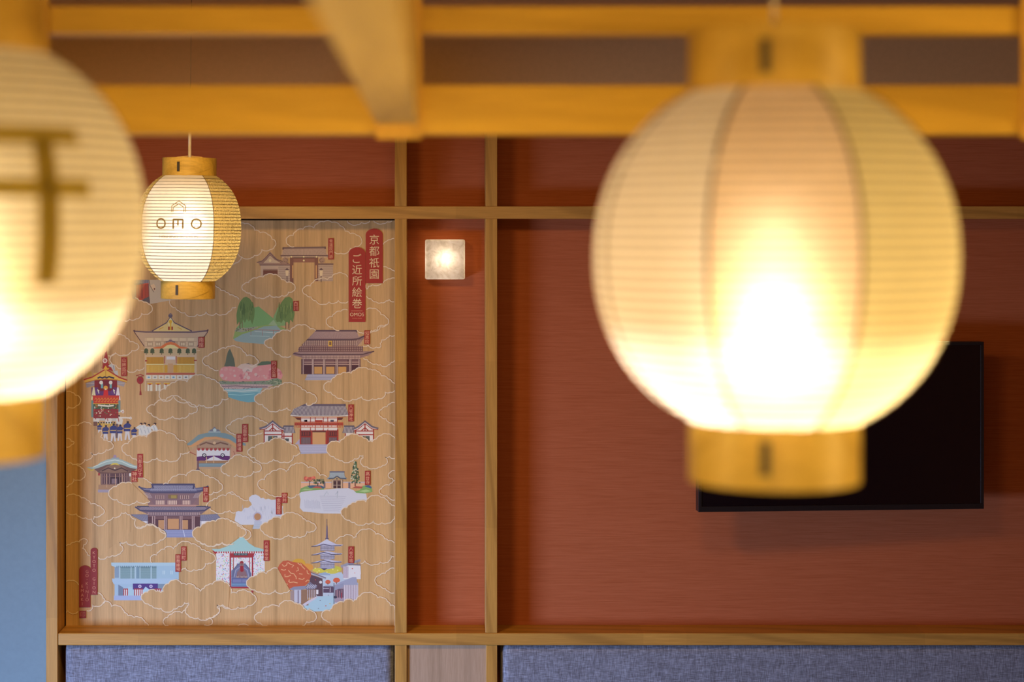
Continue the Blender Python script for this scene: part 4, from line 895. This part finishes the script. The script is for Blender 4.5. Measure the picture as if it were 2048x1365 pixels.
def parade():
    a = Art('6')
    for i, (x, y) in enumerate([(330,250),(385,235),(440,265),(500,240),(540,270),(420,215),(480,200),(350,215)]):
        a.poly([(x-26,y+45),(x-30,y),(x-12,y-28),(x+16,y-22),(x+34,y+6),(x+24,y+48)], (176,178,176) if i % 2 else (196,194,192)); a.disc(x-2,y-32,9,(60,46,46),n=7); a.line([(x-10,y-10),(x-4,y+20)],1.4,(150,40,44))
    a.line([(470,215),(520,205),(575,190)],3.2,(206,200,196)); a.disc(572,198,12,(214,204,200),18,9); a.disc(572,202,4,(150,40,44),8,6); a.line([(540,255),(600,255),(640,258)],3.0,(206,200,196)); a.disc(642,258,12,(214,204,200),13,9); a.disc(640,258,4,(170,50,50),n=6); a.disc(387,242,6,(190,40,50),n=6); a.disc(484,228,6,(190,40,50),n=6); a.line([(430,195),(420,240),(412,270)],2,(160,40,44))
    for x in range(345,500,24): a.rect(x,300,x+12,335,(196,166,60)); a.disc(x+6,300,7,(48,40,44),n=6)
    a.rect(305,290,340,330,(110,76,66)); a.rect(505,310,528,440,(104,84,84))
    for x, y, s in ((415,360,1),(485,350,1.1),(545,355,1),(613,330,1.15),(675,375,0.9),(360,335,.7)):
        a.poly([(x-22*s,y+110*s),(x-16*s,y+40*s),(x+16*s,y+40*s),(x+22*s,y+110*s),(x+9*s,y+110*s),(x+1,y+60*s),(x-9*s,y+110*s)], (194,192,200))
        a.poly([(x-28*s,y+42*s),(x-30*s,y-6*s),(x-8*s,y-22*s),(x+14*s,y-22*s),(x+34*s,y-2*s),(x+22*s,y+10*s),(x+24*s,y+42*s)], (52,58,116)); a.rect(x-24*s,y+16*s,x+24*s,y+22*s,(190,160,90)); a.disc(x+4*s,y-30*s,10*s,(50,40,46),n=8)
    for x, y in ((735,350),(768,348),(805,362),(860,350)):
        a.poly([(x-50,y-2),(x-14,y-28),(x+12,y-28),(x+30,y+10),(x+22,y+70),(x-20,y+62),(x-18,y+10)], (196,198,202)); a.disc(x+4,y-40,14,(56,36,38),10,8); a.disc(x-2,y-32,7,(214,176,150),n=7); a.line([(x-8,y-18),(x+12,y+50)],1,(150,156,170))
    a.done('printed_scene', 'print of a parade of figures in blue and white')
def gionk():
    a = Art('6'); a.poly([(1090,490),(1160,490),(1200,460),(1260,410),(1340,392),(1420,388),(1500,395),(1560,415),(1610,455),(1660,480),(1690,490),(1690,510),(1620,500),(1540,450),(1420,425),(1320,430),(1250,465),(1190,505),(1110,510)], (122,140,142))
    a.rect(1245,500,1560,535,(160,116,88)); a.poly([(1110,510),(1190,510),(1250,470),(1320,436),(1420,430),(1540,455),(1600,500),(1640,515),(1600,525),(1530,475),(1420,450),(1320,455),(1260,500),(1200,520),(1120,522)], (204,146,96))
    a.poly([(1255,525),(1270,490),(1330,465),(1410,458),(1490,465),(1540,490),(1560,525)], (168,134,108)); a.line([(1270,505),(1330,480),(1400,500),(1460,480),(1530,500)],3,(120,84,66)); a.disc(1405,485,14,(206,170,130),n=10)
    a.poly([(1355,385),(1365,365),(1385,358),(1405,335),(1425,358),(1450,365),(1460,385)], (120,116,124)); a.rect(1350,378,1462,392,(150,160,160)); a.disc(1408,368,16,(180,190,184),n=10)
    a.rect(1240,530,1560,720,(176,142,112)); a.rect(1245,545,1545,645,(212,206,206)); a.poly([(1245,610),(1300,605),(1400,600),(1480,600),(1545,605),(1545,645),(1480,640),(1400,605),(1320,645),(1245,648)], (92,40,98))
    a.many([(x,532,x+26,545) for x in range(1250,1560,38)], (150,50,46)); 
    for x in range(1262,1560,38): a.disc(x,546,12,(160,52,48),10,8)
    for x in (1313,1480): a.disc(x,598,20,(40,30,46),n=9); a.disc(x,598,12,(212,206,206),n=8); a.disc(x,598,5,(40,30,46),n=6)
    a.rect(1265,645,1545,670,(156,116,82)); a.rect(1262,670,1560,702,(112,132,142)); a.many([(1262,682,1560,686)],(150,166,170)); a.rect(1248,645,1264,735,(110,78,84)); a.many([(1330,610,1336,668),(1396,600,1402,668)],(206,170,130)); a.rect(1240,720,1270,732,(80,70,90))
    a.poly([(1180,560),(1240,520),(1245,600),(1200,580)],(186,142,110)); a.line([(1175,565),(1240,595)],1.6,(160,80,60)); a.poly([(1556,520),(1600,540),(1620,600),(1640,650),(1560,660)],(190,140,110)); a.line([(1580,560),(1610,640)],1,(140,60,50)); a.line([(1630,650),(1560,680)],1.2,(120,60,50))
    a.done('printed_scene', 'print of a curved-gable hall with a purple curtain')
def ebisu():
    a = Art('6'); a.rect(350,865,620,912,(156,122,96)); a.rect(345,910,600,935,(150,140,160)); a.rect(370,750,640,865,(88,62,66))
    a.rect(445,795,560,862,(58,36,44)); a.many([(x,760,x+7,862) for x in (378,400,420,448,540,560,584,606,626)], (150,120,116)); a.many([(370,790,640,795),(370,858,640,864)], (120,90,88)); a.rect(470,810,520,855,(120,100,110))
    a.poly([(305,715),(370,690),(450,680),(560,680),(650,700),(700,722),(640,760),(360,765)], (104,76,70)); a.poly([(360,745),(430,695),(500,680),(570,695),(630,745),(500,760)], (126,98,84)); a.line([(380,740),(440,712),(500,735),(560,712),(620,742)],2.4,(70,48,50)); a.disc(498,716,7,(220,206,190),n=8)
    a.many([(425,770,428,890),(502,765,506,890),(568,770,571,850)], (206,170,140)); a.disc(355,770,10,(150,50,50),14,8); a.disc(638,775,10,(214,206,206),16,8)
    a.poly([(245,705),(320,702),(370,660),(430,635),(500,622),(560,635),(630,665),(680,690),(705,692),(700,722),(640,712),(560,682),(498,672),(430,682),(350,712),(300,725),(250,712)], (150,170,172)); a.line([(300,705),(370,675),(430,652),(500,640),(560,652),(640,690),(700,706)],1.6,(190,206,206)); a.poly([(455,690),(480,668),(520,668),(545,690),(500,680)],(200,180,80)); a.line([(250,718),(290,738),(310,722)],2.4,(190,170,80)); a.disc(500,607,15,(150,130,160),n=10); a.rect(470,618,540,628,(140,150,165))
    a.done('printed_scene', 'print of a small shrine with a pale blue roof')
def kennin():
    a = Art('6'); BL = (84,78,108)
    a.poly([(925,1270),(1270,1270),(1215,1300),(1220,1345),(950,1345),(965,1310)], (128,134,176)); a.many([(950,y,1220,y+3) for y in (1285,1302,1322)], (160,166,204)); a.line([(1120,1275),(1136,1340)],1.4,(186,190,216))
    for x0, x1 in ((700,800),(1275,1430)): a.rect(x0,1190,x1,1262,(206,208,216)); a.many([(x0+5,1190,x0+10,1262),(x1-10,1190,x1-5,1262)],(104,96,112))
    for x in (738,1332,1390): a.disc(x,1232,13,(60,52,58),16,9); 
    a.poly([(645,1135),(790,1135),(830,1160),(800,1196),(690,1196),(665,1165)], (104,102,128)); a.tiles((665,1140),(790,1140),(690,1192),(800,1192),14,(150,150,172),2.2); a.poly([(1280,1138),(1430,1132),(1470,1180),(1440,1192),(1280,1196),(1255,1165)], (104,102,128)); a.tiles((1285,1140),(1425,1138),(1285,1190),(1460,1186),16,(150,150,172),2.2)
    a.rect(800,1140,1275,1275,(84,52,60)); a.many([(895,1188,950,1270),(1108,1188,1165,1270)], (176,132,96)); a.rect(980,1175,1082,1270,(184,138,98)); a.rect(1055,1180,1062,1270,(60,36,44)) if False else None
    a.many([(x,1130,x+8,1275) for x in (838,858,948,962,1090,1106,1200,1216)], (176,150,152)); a.many([(800,1148,1275,1153),(860,1165,1210,1171)], (150,118,122))
    a.poly([(685,1068),(760,1062),(1300,1062),(1368,1066),(1330,1100),(1290,1130),(1240,1150),(830,1150),(780,1125),(720,1100)], (112,92,104)); a.many([(x,1118,x+7,1140) for x in range(800,1270,16)], (170,146,150)); a.tiles((745,1066),(1310,1066),(715,1096),(1345,1096),60,(160,160,186),2.6); a.line([(684,1066),(730,1100),(830,1104),(1250,1104),(1320,1098),(1370,1066)], 2.8, (70,66,96)); a.line([(700,1063),(1350,1063)],2.4,(60,58,88))
    a.rect(800,940,1265,1052,(130,100,104)); a.poly([(760,925),(1290,925),(1230,1010),(1200,1052),(860,1052),(820,990)], (122,96,104))
    a.many([(870,965,950,992),(1095,965,1170,992)], (100,74,80)); a.many([(x,962,x+6,995) for x in range(870,960,18)]+[(x,962,x+6,995) for x in range(1095,1180,18)], (186,156,150)); a.rect(985,955,1070,992,(120,96,70)); a.rect(1010,962,1060,988,(150,130,70))
    a.many([(870,1008,950,1045),(980,1008,1068,1045),(1115,1008,1185,1045)], (196,170,160)); a.many([(x,1005,x+4,1048) for x in range(872,1190,16)], (120,80,86)); a.rect(810,1048,1240,1064,(170,130,124)); a.quads([[(760+i*12,940),(764+i*12,940),(800+i*10,985),(796+i*10,985)] for i in range(5)]+[[(1290-i*12,940),(1286-i*12,940),(1250-i*10,985),(1254-i*10,985)] for i in range(5)],(176,160,166))
    a.poly([(845,858),(1222,858),(1235,895),(1300,885),(1345,878),(1330,915),(1230,938),(830,938),(760,915),(715,880),(790,898),(830,895)], (92,88,118)); a.tiles((860,872),(1212,872),(820,922),(1240,922),44,(168,168,192),3); a.line([(835,856),(850,900)],3,(66,62,94)); a.line([(1222,856),(1212,905)],3,(66,62,94)); a.line([(838,862),(1222,862)],3.4,(70,66,98)); a.line([(715,880),(770,920),(840,936),(1230,936),(1300,918),(1348,876)],3.2,(74,70,100)); a.line([(760,908),(1290,906)],1,(150,150,178))
    a.done('printed_scene', 'print of a blue roofed temple gate with steps')
def kodaiji():
    a = Art('7'); a.rect(855,398,1625,465,(208,160,128)); a.rect(855,386,1625,400,(176,166,176)); a.many([(1128,395,1150,465),(1425,395,1450,465)], (110,96,108))
    a.poly([(835,520),(850,470),(900,445),(980,430),(1100,440),(1135,465),(1130,490),(1000,490),(900,500)], (118,150,92)); a.poly([(860,490),(900,470),(1000,480),(980,490)],(150,176,120))
    a.poly([(930,435),(990,428),(1100,432),(1135,450),(1130,468),(960,462)], (66,90,116)); a.poly([(985,462),(1030,442),(1090,445),(1110,468)], (170,84,66)); a.poly([(1480,505),(1560,490),(1600,435),(1680,425),(1710,460),(1715,510),(1600,530),(1520,520)], (118,156,92)); a.poly([(1620,440),(1670,428),(1708,450),(1700,470)],(66,90,130)); a.poly([(1470,465),(1510,440),(1600,445),(1590,468)],(160,80,66)); a.poly([(1550,500),(1640,480),(1700,500),(1620,515)],(156,184,130))
    a.poly([(832,530),(860,510),(960,495),(1150,480),(1280,468),(1430,465),(1490,490),(1520,520),(1640,530),(1650,590),(1700,560),(1640,640),(1450,700),(1340,770),(1100,768),(960,752),(880,745),(840,700),(850,600)], (190,192,208))
    for i in range(9): a.line([(1080+i*6,560+i*22),(1330-i*4,562+i*22),(1400-i*10,566+i*22)], 0.9, (168,170,190))
    for i in range(16): a.line([(900+i*12,600+random.random()*30),(905+i*12,700+random.random()*20)], 0.9, (172,176,196))
    a.line([(1130,560),(1170,500),(1185,540)],1.4,(168,176,190)); a.line([(1270,540),(1300,500),(1290,580)],1.4,(168,176,190))
    for i in range(16): a.disc(905+random.random()*110,325+random.random()*45,random.uniform(12,20),random.choice([(196,96,78),(206,116,92),(180,80,68)]),n=7)
    a.line([(960,370),(955,440)],1.6,(110,76,66)); a.line([(930,350),(960,390),(1000,350)],1.2,(110,76,66))
    for i in range(26): a.disc(1010+random.random()*120,362+random.random()*45,random.uniform(8,15),random.choice([(70,84,62),(120,116,90),(50,62,50)]),n=7)
    a.line([(1060,400),(1055,440)],2,(80,60,56))
    a.line([(1508,390),(1508,440)],2.4,(110,76,60))
    for i in range(95):
        t = random.random(); y = 150+t*250; w = 15+t*45; a.disc(1508+random.uniform(-w,w),y,random.uniform(7,13),random.choice([(62,88,62),(80,106,74),(52,72,56),(180,180,160)]),n=6)
    a.rect(1225,360,1360,465,(132,104,92)); a.rect(1245,378,1335,465,(70,44,46)); a.many([(1284,378,1292,465),(1245,425,1335,430)],(196,170,150)); a.many([(1232,365,1244,465),(1335,365,1350,465)],(196,168,140))
    a.poly([(1165,350),(1195,325),(1205,270),(1375,270),(1385,325),(1412,348),(1370,358),(1330,345),(1290,322),(1250,345),(1200,358)], (128,140,150)); a.tiles((1212,276),(1368,276),(1200,335),(1385,335),24,(170,178,184),2.6); a.line([(1200,268),(1380,268)],2.6,(100,104,124)); a.line([(1190,350),(1250,345),(1290,318),(1330,345),(1400,350)],2.2,(70,76,92)); a.poly([(1240,362),(1290,330),(1335,362)],(176,150,110)); a.disc(1288,350,10,(90,80,80),n=8)
    a.done('printed_scene', 'print of a raked white gravel garden with a gate and trees')
def moon():
    a = Art('7'); a.poly([(225,610),(232,575),(265,548),(310,540),(350,560),(372,585),(400,580),(430,600),(460,590),(500,605),(555,600),(560,640),(640,680),(635,720),(640,750),(650,790),(630,835),(560,810),(500,845),(440,880),(385,905),(120,905),(75,880),(55,850),(68,790),(70,750),(100,740),(140,745),(175,700),(220,700),(262,665),(255,640)], (190,192,208))
    qs = []
    for i in range(70): x = 140+random.random()*460; y = 660+random.random()*150; qs.append([(x,y),(x+3,y),(x+3,y+40),(x,y+40)])
    a.quads(qs, (172,176,198)); a.disc(332,808,47,(168,124,88)); a.line([(332+48*math.cos(t/9*PI),808+50*math.sin(t/9*PI)) for t in range(19)],2.4,(168,164,188)); a.rect(292,860,382,915,(170,176,196)); a.poly([(290,905),(385,905),(350,955),(270,955)],(156,166,186)); a.many([(280,y,370,y+4) for y in (915,930,944)],(190,196,210)); a.done('printed_scene', 'print of a white garden with a round moon gate')
def miyagawa():
    a = Art('8'); a.rect(648,545,1410,955,(146,172,196)); a.poly([(607,510),(1415,510),(1415,548),(648,560),(610,545)], (160,186,206)); a.poly([(648,565),(700,570),(715,690),(650,690)],(124,144,170))
    a.rect(715,560,1145,700,(110,138,150)); a.many([(715,y,1145,y+4) for y in range(585,700,13)], (136,162,172)); a.many([(x,548,x+9,572) for x in range(672,1145,22)], (84,110,126)); a.many([(700,560,716,700),(838,560,850,700),(885,560,905,700),(945,560,955,700),(1075,560,1090,700)], (158,182,200)); a.rect(905,565,940,698,(110,138,160)); a.rect(1145,548,1410,715,(148,176,200)); a.many([(1218,605,1228,650),(1235,605,1245,650),(1310,605,1320,650),(1328,605,1338,650)], (176,196,212))
    a.poly([(618,700),(1410,700),(1410,750),(1280,760),(640,768),(622,735)], (156,180,208)); a.rect(648,765,1320,905,(150,176,204)); a.poly([(692,772),(750,805),(750,902),(692,902)],(104,120,148)); a.rect(1150,765,1290,840,(116,134,158)); a.rect(640,902,1000,958,(150,164,204))
    a.rect(806,800,870,902,(156,184,206)); a.rect(865,760,1162,830,(72,48,120))
    for x in (948,1080): a.disc(x,792,20,(190,180,214),n=10); a.disc(x,792,8,(72,48,120),n=6)
    for x0, x1 in ((752,808),(880,985),(1120,1205)):
        a.rect(x0,822,x1,902,(206,204,212)); a.many([(x,822,x+11,902) for x in range(x0,x1-5,22)], (150,36,50)); a.rect(x0,818,x1,830,(150,36,50))
    a.poly([(985,840),(1015,795),(1060,830),(1120,840),(1120,900),(985,900)],(164,190,214)); a.done('printed_scene', 'print of a pale blue modern theatre hall')
def koshin():
    a = Art('9'); a.rect(165,390,662,730,(206,206,214)); rnd = random.Random(4)
    for c in ((200,60,80),(90,160,200),(120,180,110),(214,150,180),(110,130,200),(230,200,110),(190,60,120),(100,190,190)):
        qs = []
        for i in range(75):
            x = 168+rnd.random()*484; y = 395+rnd.random()*330
            if 320 < x < 530 and y > 560: continue
            r = rnd.uniform(3.5,6.5); qs.append([(x-r,y),(x,y-r),(x+r,y),(x,y+r)])
        a.quads(qs, c)
    a.poly([(320,575),(380,520),(400,500),(450,500),(490,550),(525,600),(525,640),(525,740),(320,740)], (104,108,142)); a.line([(335,640),(350,560),(390,510),(425,500),(465,512),(505,560),(518,640)], 3.0, (90,96,128)); a.line([(350,640),(365,570),(425,525),(485,570),(500,640)],1.4,(150,150,180))
    a.poly([(375,650),(380,590),(405,560),(410,520),(445,520),(450,560),(475,590),(485,650)], (126,96,104)); a.disc(427,508,20,(150,110,104)); a.disc(427,490,20,(140,36,44),15); a.poly([(410,525),(445,525),(446,580),(428,588),(412,580)],(140,28,40)); a.disc(427,510,13,(120,90,90))
    for x in (385,430,470): a.disc(x,635,18,(150,130,130),12,9); a.disc(x,625,8,(120,84,84),n=7)
    a.rect(325,650,520,735,(84,92,140)); a.many([(335,662,425,695),(432,662,515,695)],(110,116,160)); a.rect(325,700,520,738,(96,120,160))
    for i in range(14): a.disc(330+i*14,715,5,(110,150,180),n=5)
    a.poly([(300,395),(560,395),(545,440),(340,440),(320,430)], (150,44,50)); a.rect(345,395,490,418,(60,70,78)); a.many([(x,400,x+24,412) for x in range(355,480,34)],(96,116,120)); a.many([(303,395,318,742),(530,395,545,742),(338,440,346,560),(505,440,512,560)], (150,40,50)); a.rect(318,738,545,755,(150,40,50)); a.rect(527,755,546,800,(146,44,50)); a.rect(318,430,545,440,(150,44,50))
    a.rect(160,378,655,392,(206,200,206)); a.many([(x,376,x+13,394) for x in range(165,655,24)], (160,44,50)); a.line([(135,368),(165,400)],4,(156,44,50))
    a.poly([(118,350),(200,352),(290,320),(360,270),(400,240),(455,240),(500,290),(560,330),(640,352),(655,355),(655,376),(150,378)], (150,186,190)); a.disc(424,236,22,(150,190,194)); a.poly([(405,250),(424,215),(445,250)],(150,190,194)); a.done('printed_scene', 'print of a shrine hung with many coloured charms')
def pagoda():
    a = Art('9')
    a.poly([(1240,600),(1450,590),(1480,640),(1620,700),(1620,880),(1400,940),(1330,985),(1130,995),(1050,960),(1030,930),(1180,850)], (170,184,206)); a.poly([(1180,850),(1260,835),(1365,830),(1370,920),(1330,985),(1130,992),(1040,935)], (156,186,206))
    a.disc(1010,500,70,(196,150,50),50,14); a.disc(1100,540,60,(204,140,60),40,12); a.disc(1250,570,100,(196,186,70),26,14); a.disc(1380,560,70,(186,180,66),34,12); a.disc(1340,585,80,(190,182,80),22,12)
    for x, y in ((1180,550),(1220,575),(1300,590),(1360,560),(1410,570),(1200,590)): a.disc(x,y,9,(214,206,120),n=6)
    a.rect(1225,600,1330,680,(176,190,210)); a.poly([(1215,605),(1280,590),(1335,610),(1335,622),(1215,620)],(140,160,190)); a.disc(1310,690,28,(190,90,64),22,10); a.disc(1398,672,36,(196,92,62),26,12); a.line([(1310,700),(1310,725)],1.6,(110,76,70)); a.line([(1398,690),(1398,730)],1.6,(110,76,70))
    a.rect(1262,735,1370,800,(84,66,90)); a.poly([(1255,735),(1310,715),(1375,735)],(150,160,186)); a.rect(1330,745,1336,795,(196,190,206)); a.rect(1262,752,1320,758,(180,176,196))
    a.poly([(1130,615),(1180,630),(1255,655),(1258,835),(1200,835),(1120,700)], (84,62,74)); a.line([(1130,600),(1200,620),(1290,655)],4.4,(160,160,180)); a.line([(1130,590),(1290,650)],1.6,(96,88,110)); a.disc(1235,692,15,(196,196,206)); a.disc(1183,668,6,(190,60,50),n=6); a.rect(1190,770,1212,815,(206,206,214))
    a.poly([(790,560),(815,510),(850,475),(900,468),(930,480),(990,490),(1040,495),(1090,540),(1135,585),(1140,620),(1110,700),(1060,740),(1000,755),(930,755),(880,768),(835,740),(795,680),(785,620)], (178,84,54))
    for s in ([(840,510),(860,530),(885,520),(895,490)],[(900,490),(930,510),(960,520),(940,540)],[(830,560),(860,570),(880,562)],[(905,570),(930,600),(960,605),(985,640),(985,660)],[(870,610),(870,635),(900,635),(930,620)],[(905,680),(920,695),(960,690),(1000,700)],[(915,665),(910,690)],[(1015,605),(1050,610)],[(1010,655),(1050,665),(1070,650)],[(850,710),(865,730),(880,705),(900,715)],[(1030,500),(1045,530),(1075,560)],[(1095,570),(1100,600),(1120,610)],[(1000,540),(1010,570),(985,580)],[(1080,690),(1100,670),(1120,675)],[(1000,495),(1030,520)]): a.line(s, 1.5, (214,160,120))
    a.poly([(915,765),(960,738),(1080,730),(1090,760),(980,785)], (128,130,156)); a.poly([(1080,740),(1110,700),(1130,690),(1160,715),(1200,725),(1195,750),(1150,770),(1090,770)],(110,106,130)); 
    for i in range(12): a.line([(1090+i*8,745-(i%3)*14),(1104+i*8,755-(i%3)*12)],1.4,(180,180,200))
    a.rect(925,780,965,910,(150,130,130)); a.rect(965,770,1035,940,(176,176,196)); a.rect(1000,775,1012,925,(120,110,130)); a.rect(1035,770,1110,930,(136,104,84)); a.rect(1110,765,1190,850,(120,92,84)); a.many([(x,770,x+6,870) for x in range(1100,1190,18)],(190,184,196)); a.poly([(1035,930),(1110,880),(1190,840),(1200,850),(1060,945)],(186,180,200))
    a.rect(1470,520,1645,660,(204,206,220)); a.poly([(1440,520),(1520,490),(1640,455),(1645,478),(1520,520),(1450,545)],(140,140,160)); a.rect(1465,530,1520,650,(156,140,160)); a.many([(x,530,x+5,650) for x in range(1468,1520,11)],(196,186,206)); a.poly([(1640,460),(1648,610),(1610,640),(1610,560),(1645,520)],(206,208,220)); a.line([(1520,512),(1645,516)],2.4,(110,104,124)); a.many([(1606,475,1612,512),(1625,468,1629,512)],(110,90,110)); a.disc(1560,553,7,(190,70,60),n=6); a.disc(1585,597,6,(206,150,150),n=6)
    a.poly([(1360,730),(1440,690),(1560,640),(1600,640),(1615,720),(1480,720),(1380,770)], (146,150,180)); a.rect(1380,720,1610,900,(150,136,156)); a.many([(x,720,x+9,900) for x in range(1475,1612,17)], (196,190,208)); a.rect(1385,760,1470,850,(96,76,96)); a.many([(1400,770,1408,850),(1425,780,1431,850),(1450,770,1456,850)],(170,130,140)); a.poly([(1365,740),(1470,700),(1470,740),(1385,775)],(136,140,170)); a.rect(1368,700,1376,925,(84,92,110)); a.disc(1385,845,20,(60,56,76),14,9); a.rect(1445,800,1455,860,(150,50,70))
    for x, y, c in ((1230,880,(110,110,130)),(1288,934,(190,80,60)),(1330,912,(196,186,110)),(1120,964,(206,180,130)),(1212,962,(130,140,160)),(1315,825,(120,140,160))): a.disc(x,y,7,c,5,6)
    for k, (y, w) in enumerate(((470,160),(388,158),(300,155))):
        y0 = y; a.rect(1232,y0+20,1378,y0+70,(120,116,140)); a.many([(x,y0+24,x+5,y0+66) for x in range(1238,1375,12)], (186,184,206)); a.many([(1232,y0+40,1378,y0+45)],(90,86,110))
        top = 255 if k == 2 else y0-15
        a.poly([(1140,y0+24),(1200,y0+8),(1300,top),(1400,y0+4),(1452+8*k,y0+8),(1440,y0+24),(1360,y0+24),(1260,y0+18)], (178,178,206)); a.line([(1140,y0+26),(1200,y0+22),(1265,y0-2 if k<2 else y0+4),(1350,y0+20),(1448,y0+16)], 1.6, (72,66,92))
    a.poly([(1205,545),(1300,530),(1395,545),(1300,560)],(150,150,180)); a.poly([(1235,550),(1310,550),(1272,570)],(72,66,92))
    a.rect(1283,240,1318,252,(84,76,100)); a.poly([(1290,245),(1294,120),(1299,90),(1306,120),(1310,245)], (98,88,120)); a.line([(1299,45),(1299,120)],1.2,(96,84,96)); a.poly([(1240,285),(1300,250),(1360,290),(1300,300)],(186,188,212))
    a.done('printed_scene', 'print of a pagoda above a street with an orange tree')
def alley():
    a = Art('4'); a.poly([(720,0),(940,0),(960,250),(900,225),(830,205),(760,200)], (140,120,116)); a.poly([(800,50),(930,30),(935,180),(850,215),(800,195)], (176,74,54)); a.many([(x,45,x+5,200) for x in range(806,930,15)], (72,50,58)); a.poly([(700,0),(935,0),(935,30),(830,50),(790,60)],(92,88,110)); a.many([(x,0,x+4,38) for x in range(800,935,10)],(150,146,160)); a.poly([(850,215),(935,175),(950,250),(900,230)],(90,82,88))
    a.poly([(935,0),(1290,0),(1290,205),(1165,215),(945,255)], (178,164,150)); a.poly([(950,60),(985,40),(1003,70),(1003,110),(975,110)],(200,176,150)); a.rect(985,85,998,105,(110,70,60)); a.line([(935,0),(945,60),(985,130)],1.4,(120,104,96)); a.done('printed_scene', 'print of a lane with a red fence, half hidden by the small lantern')
for fn in (gate1, willow, chionin, cherry, yasaka, theatre, floatp, parade, gionk, ebisu, kennin, kodaiji, moon, miyagawa, koshin, pagoda, alley): fn()
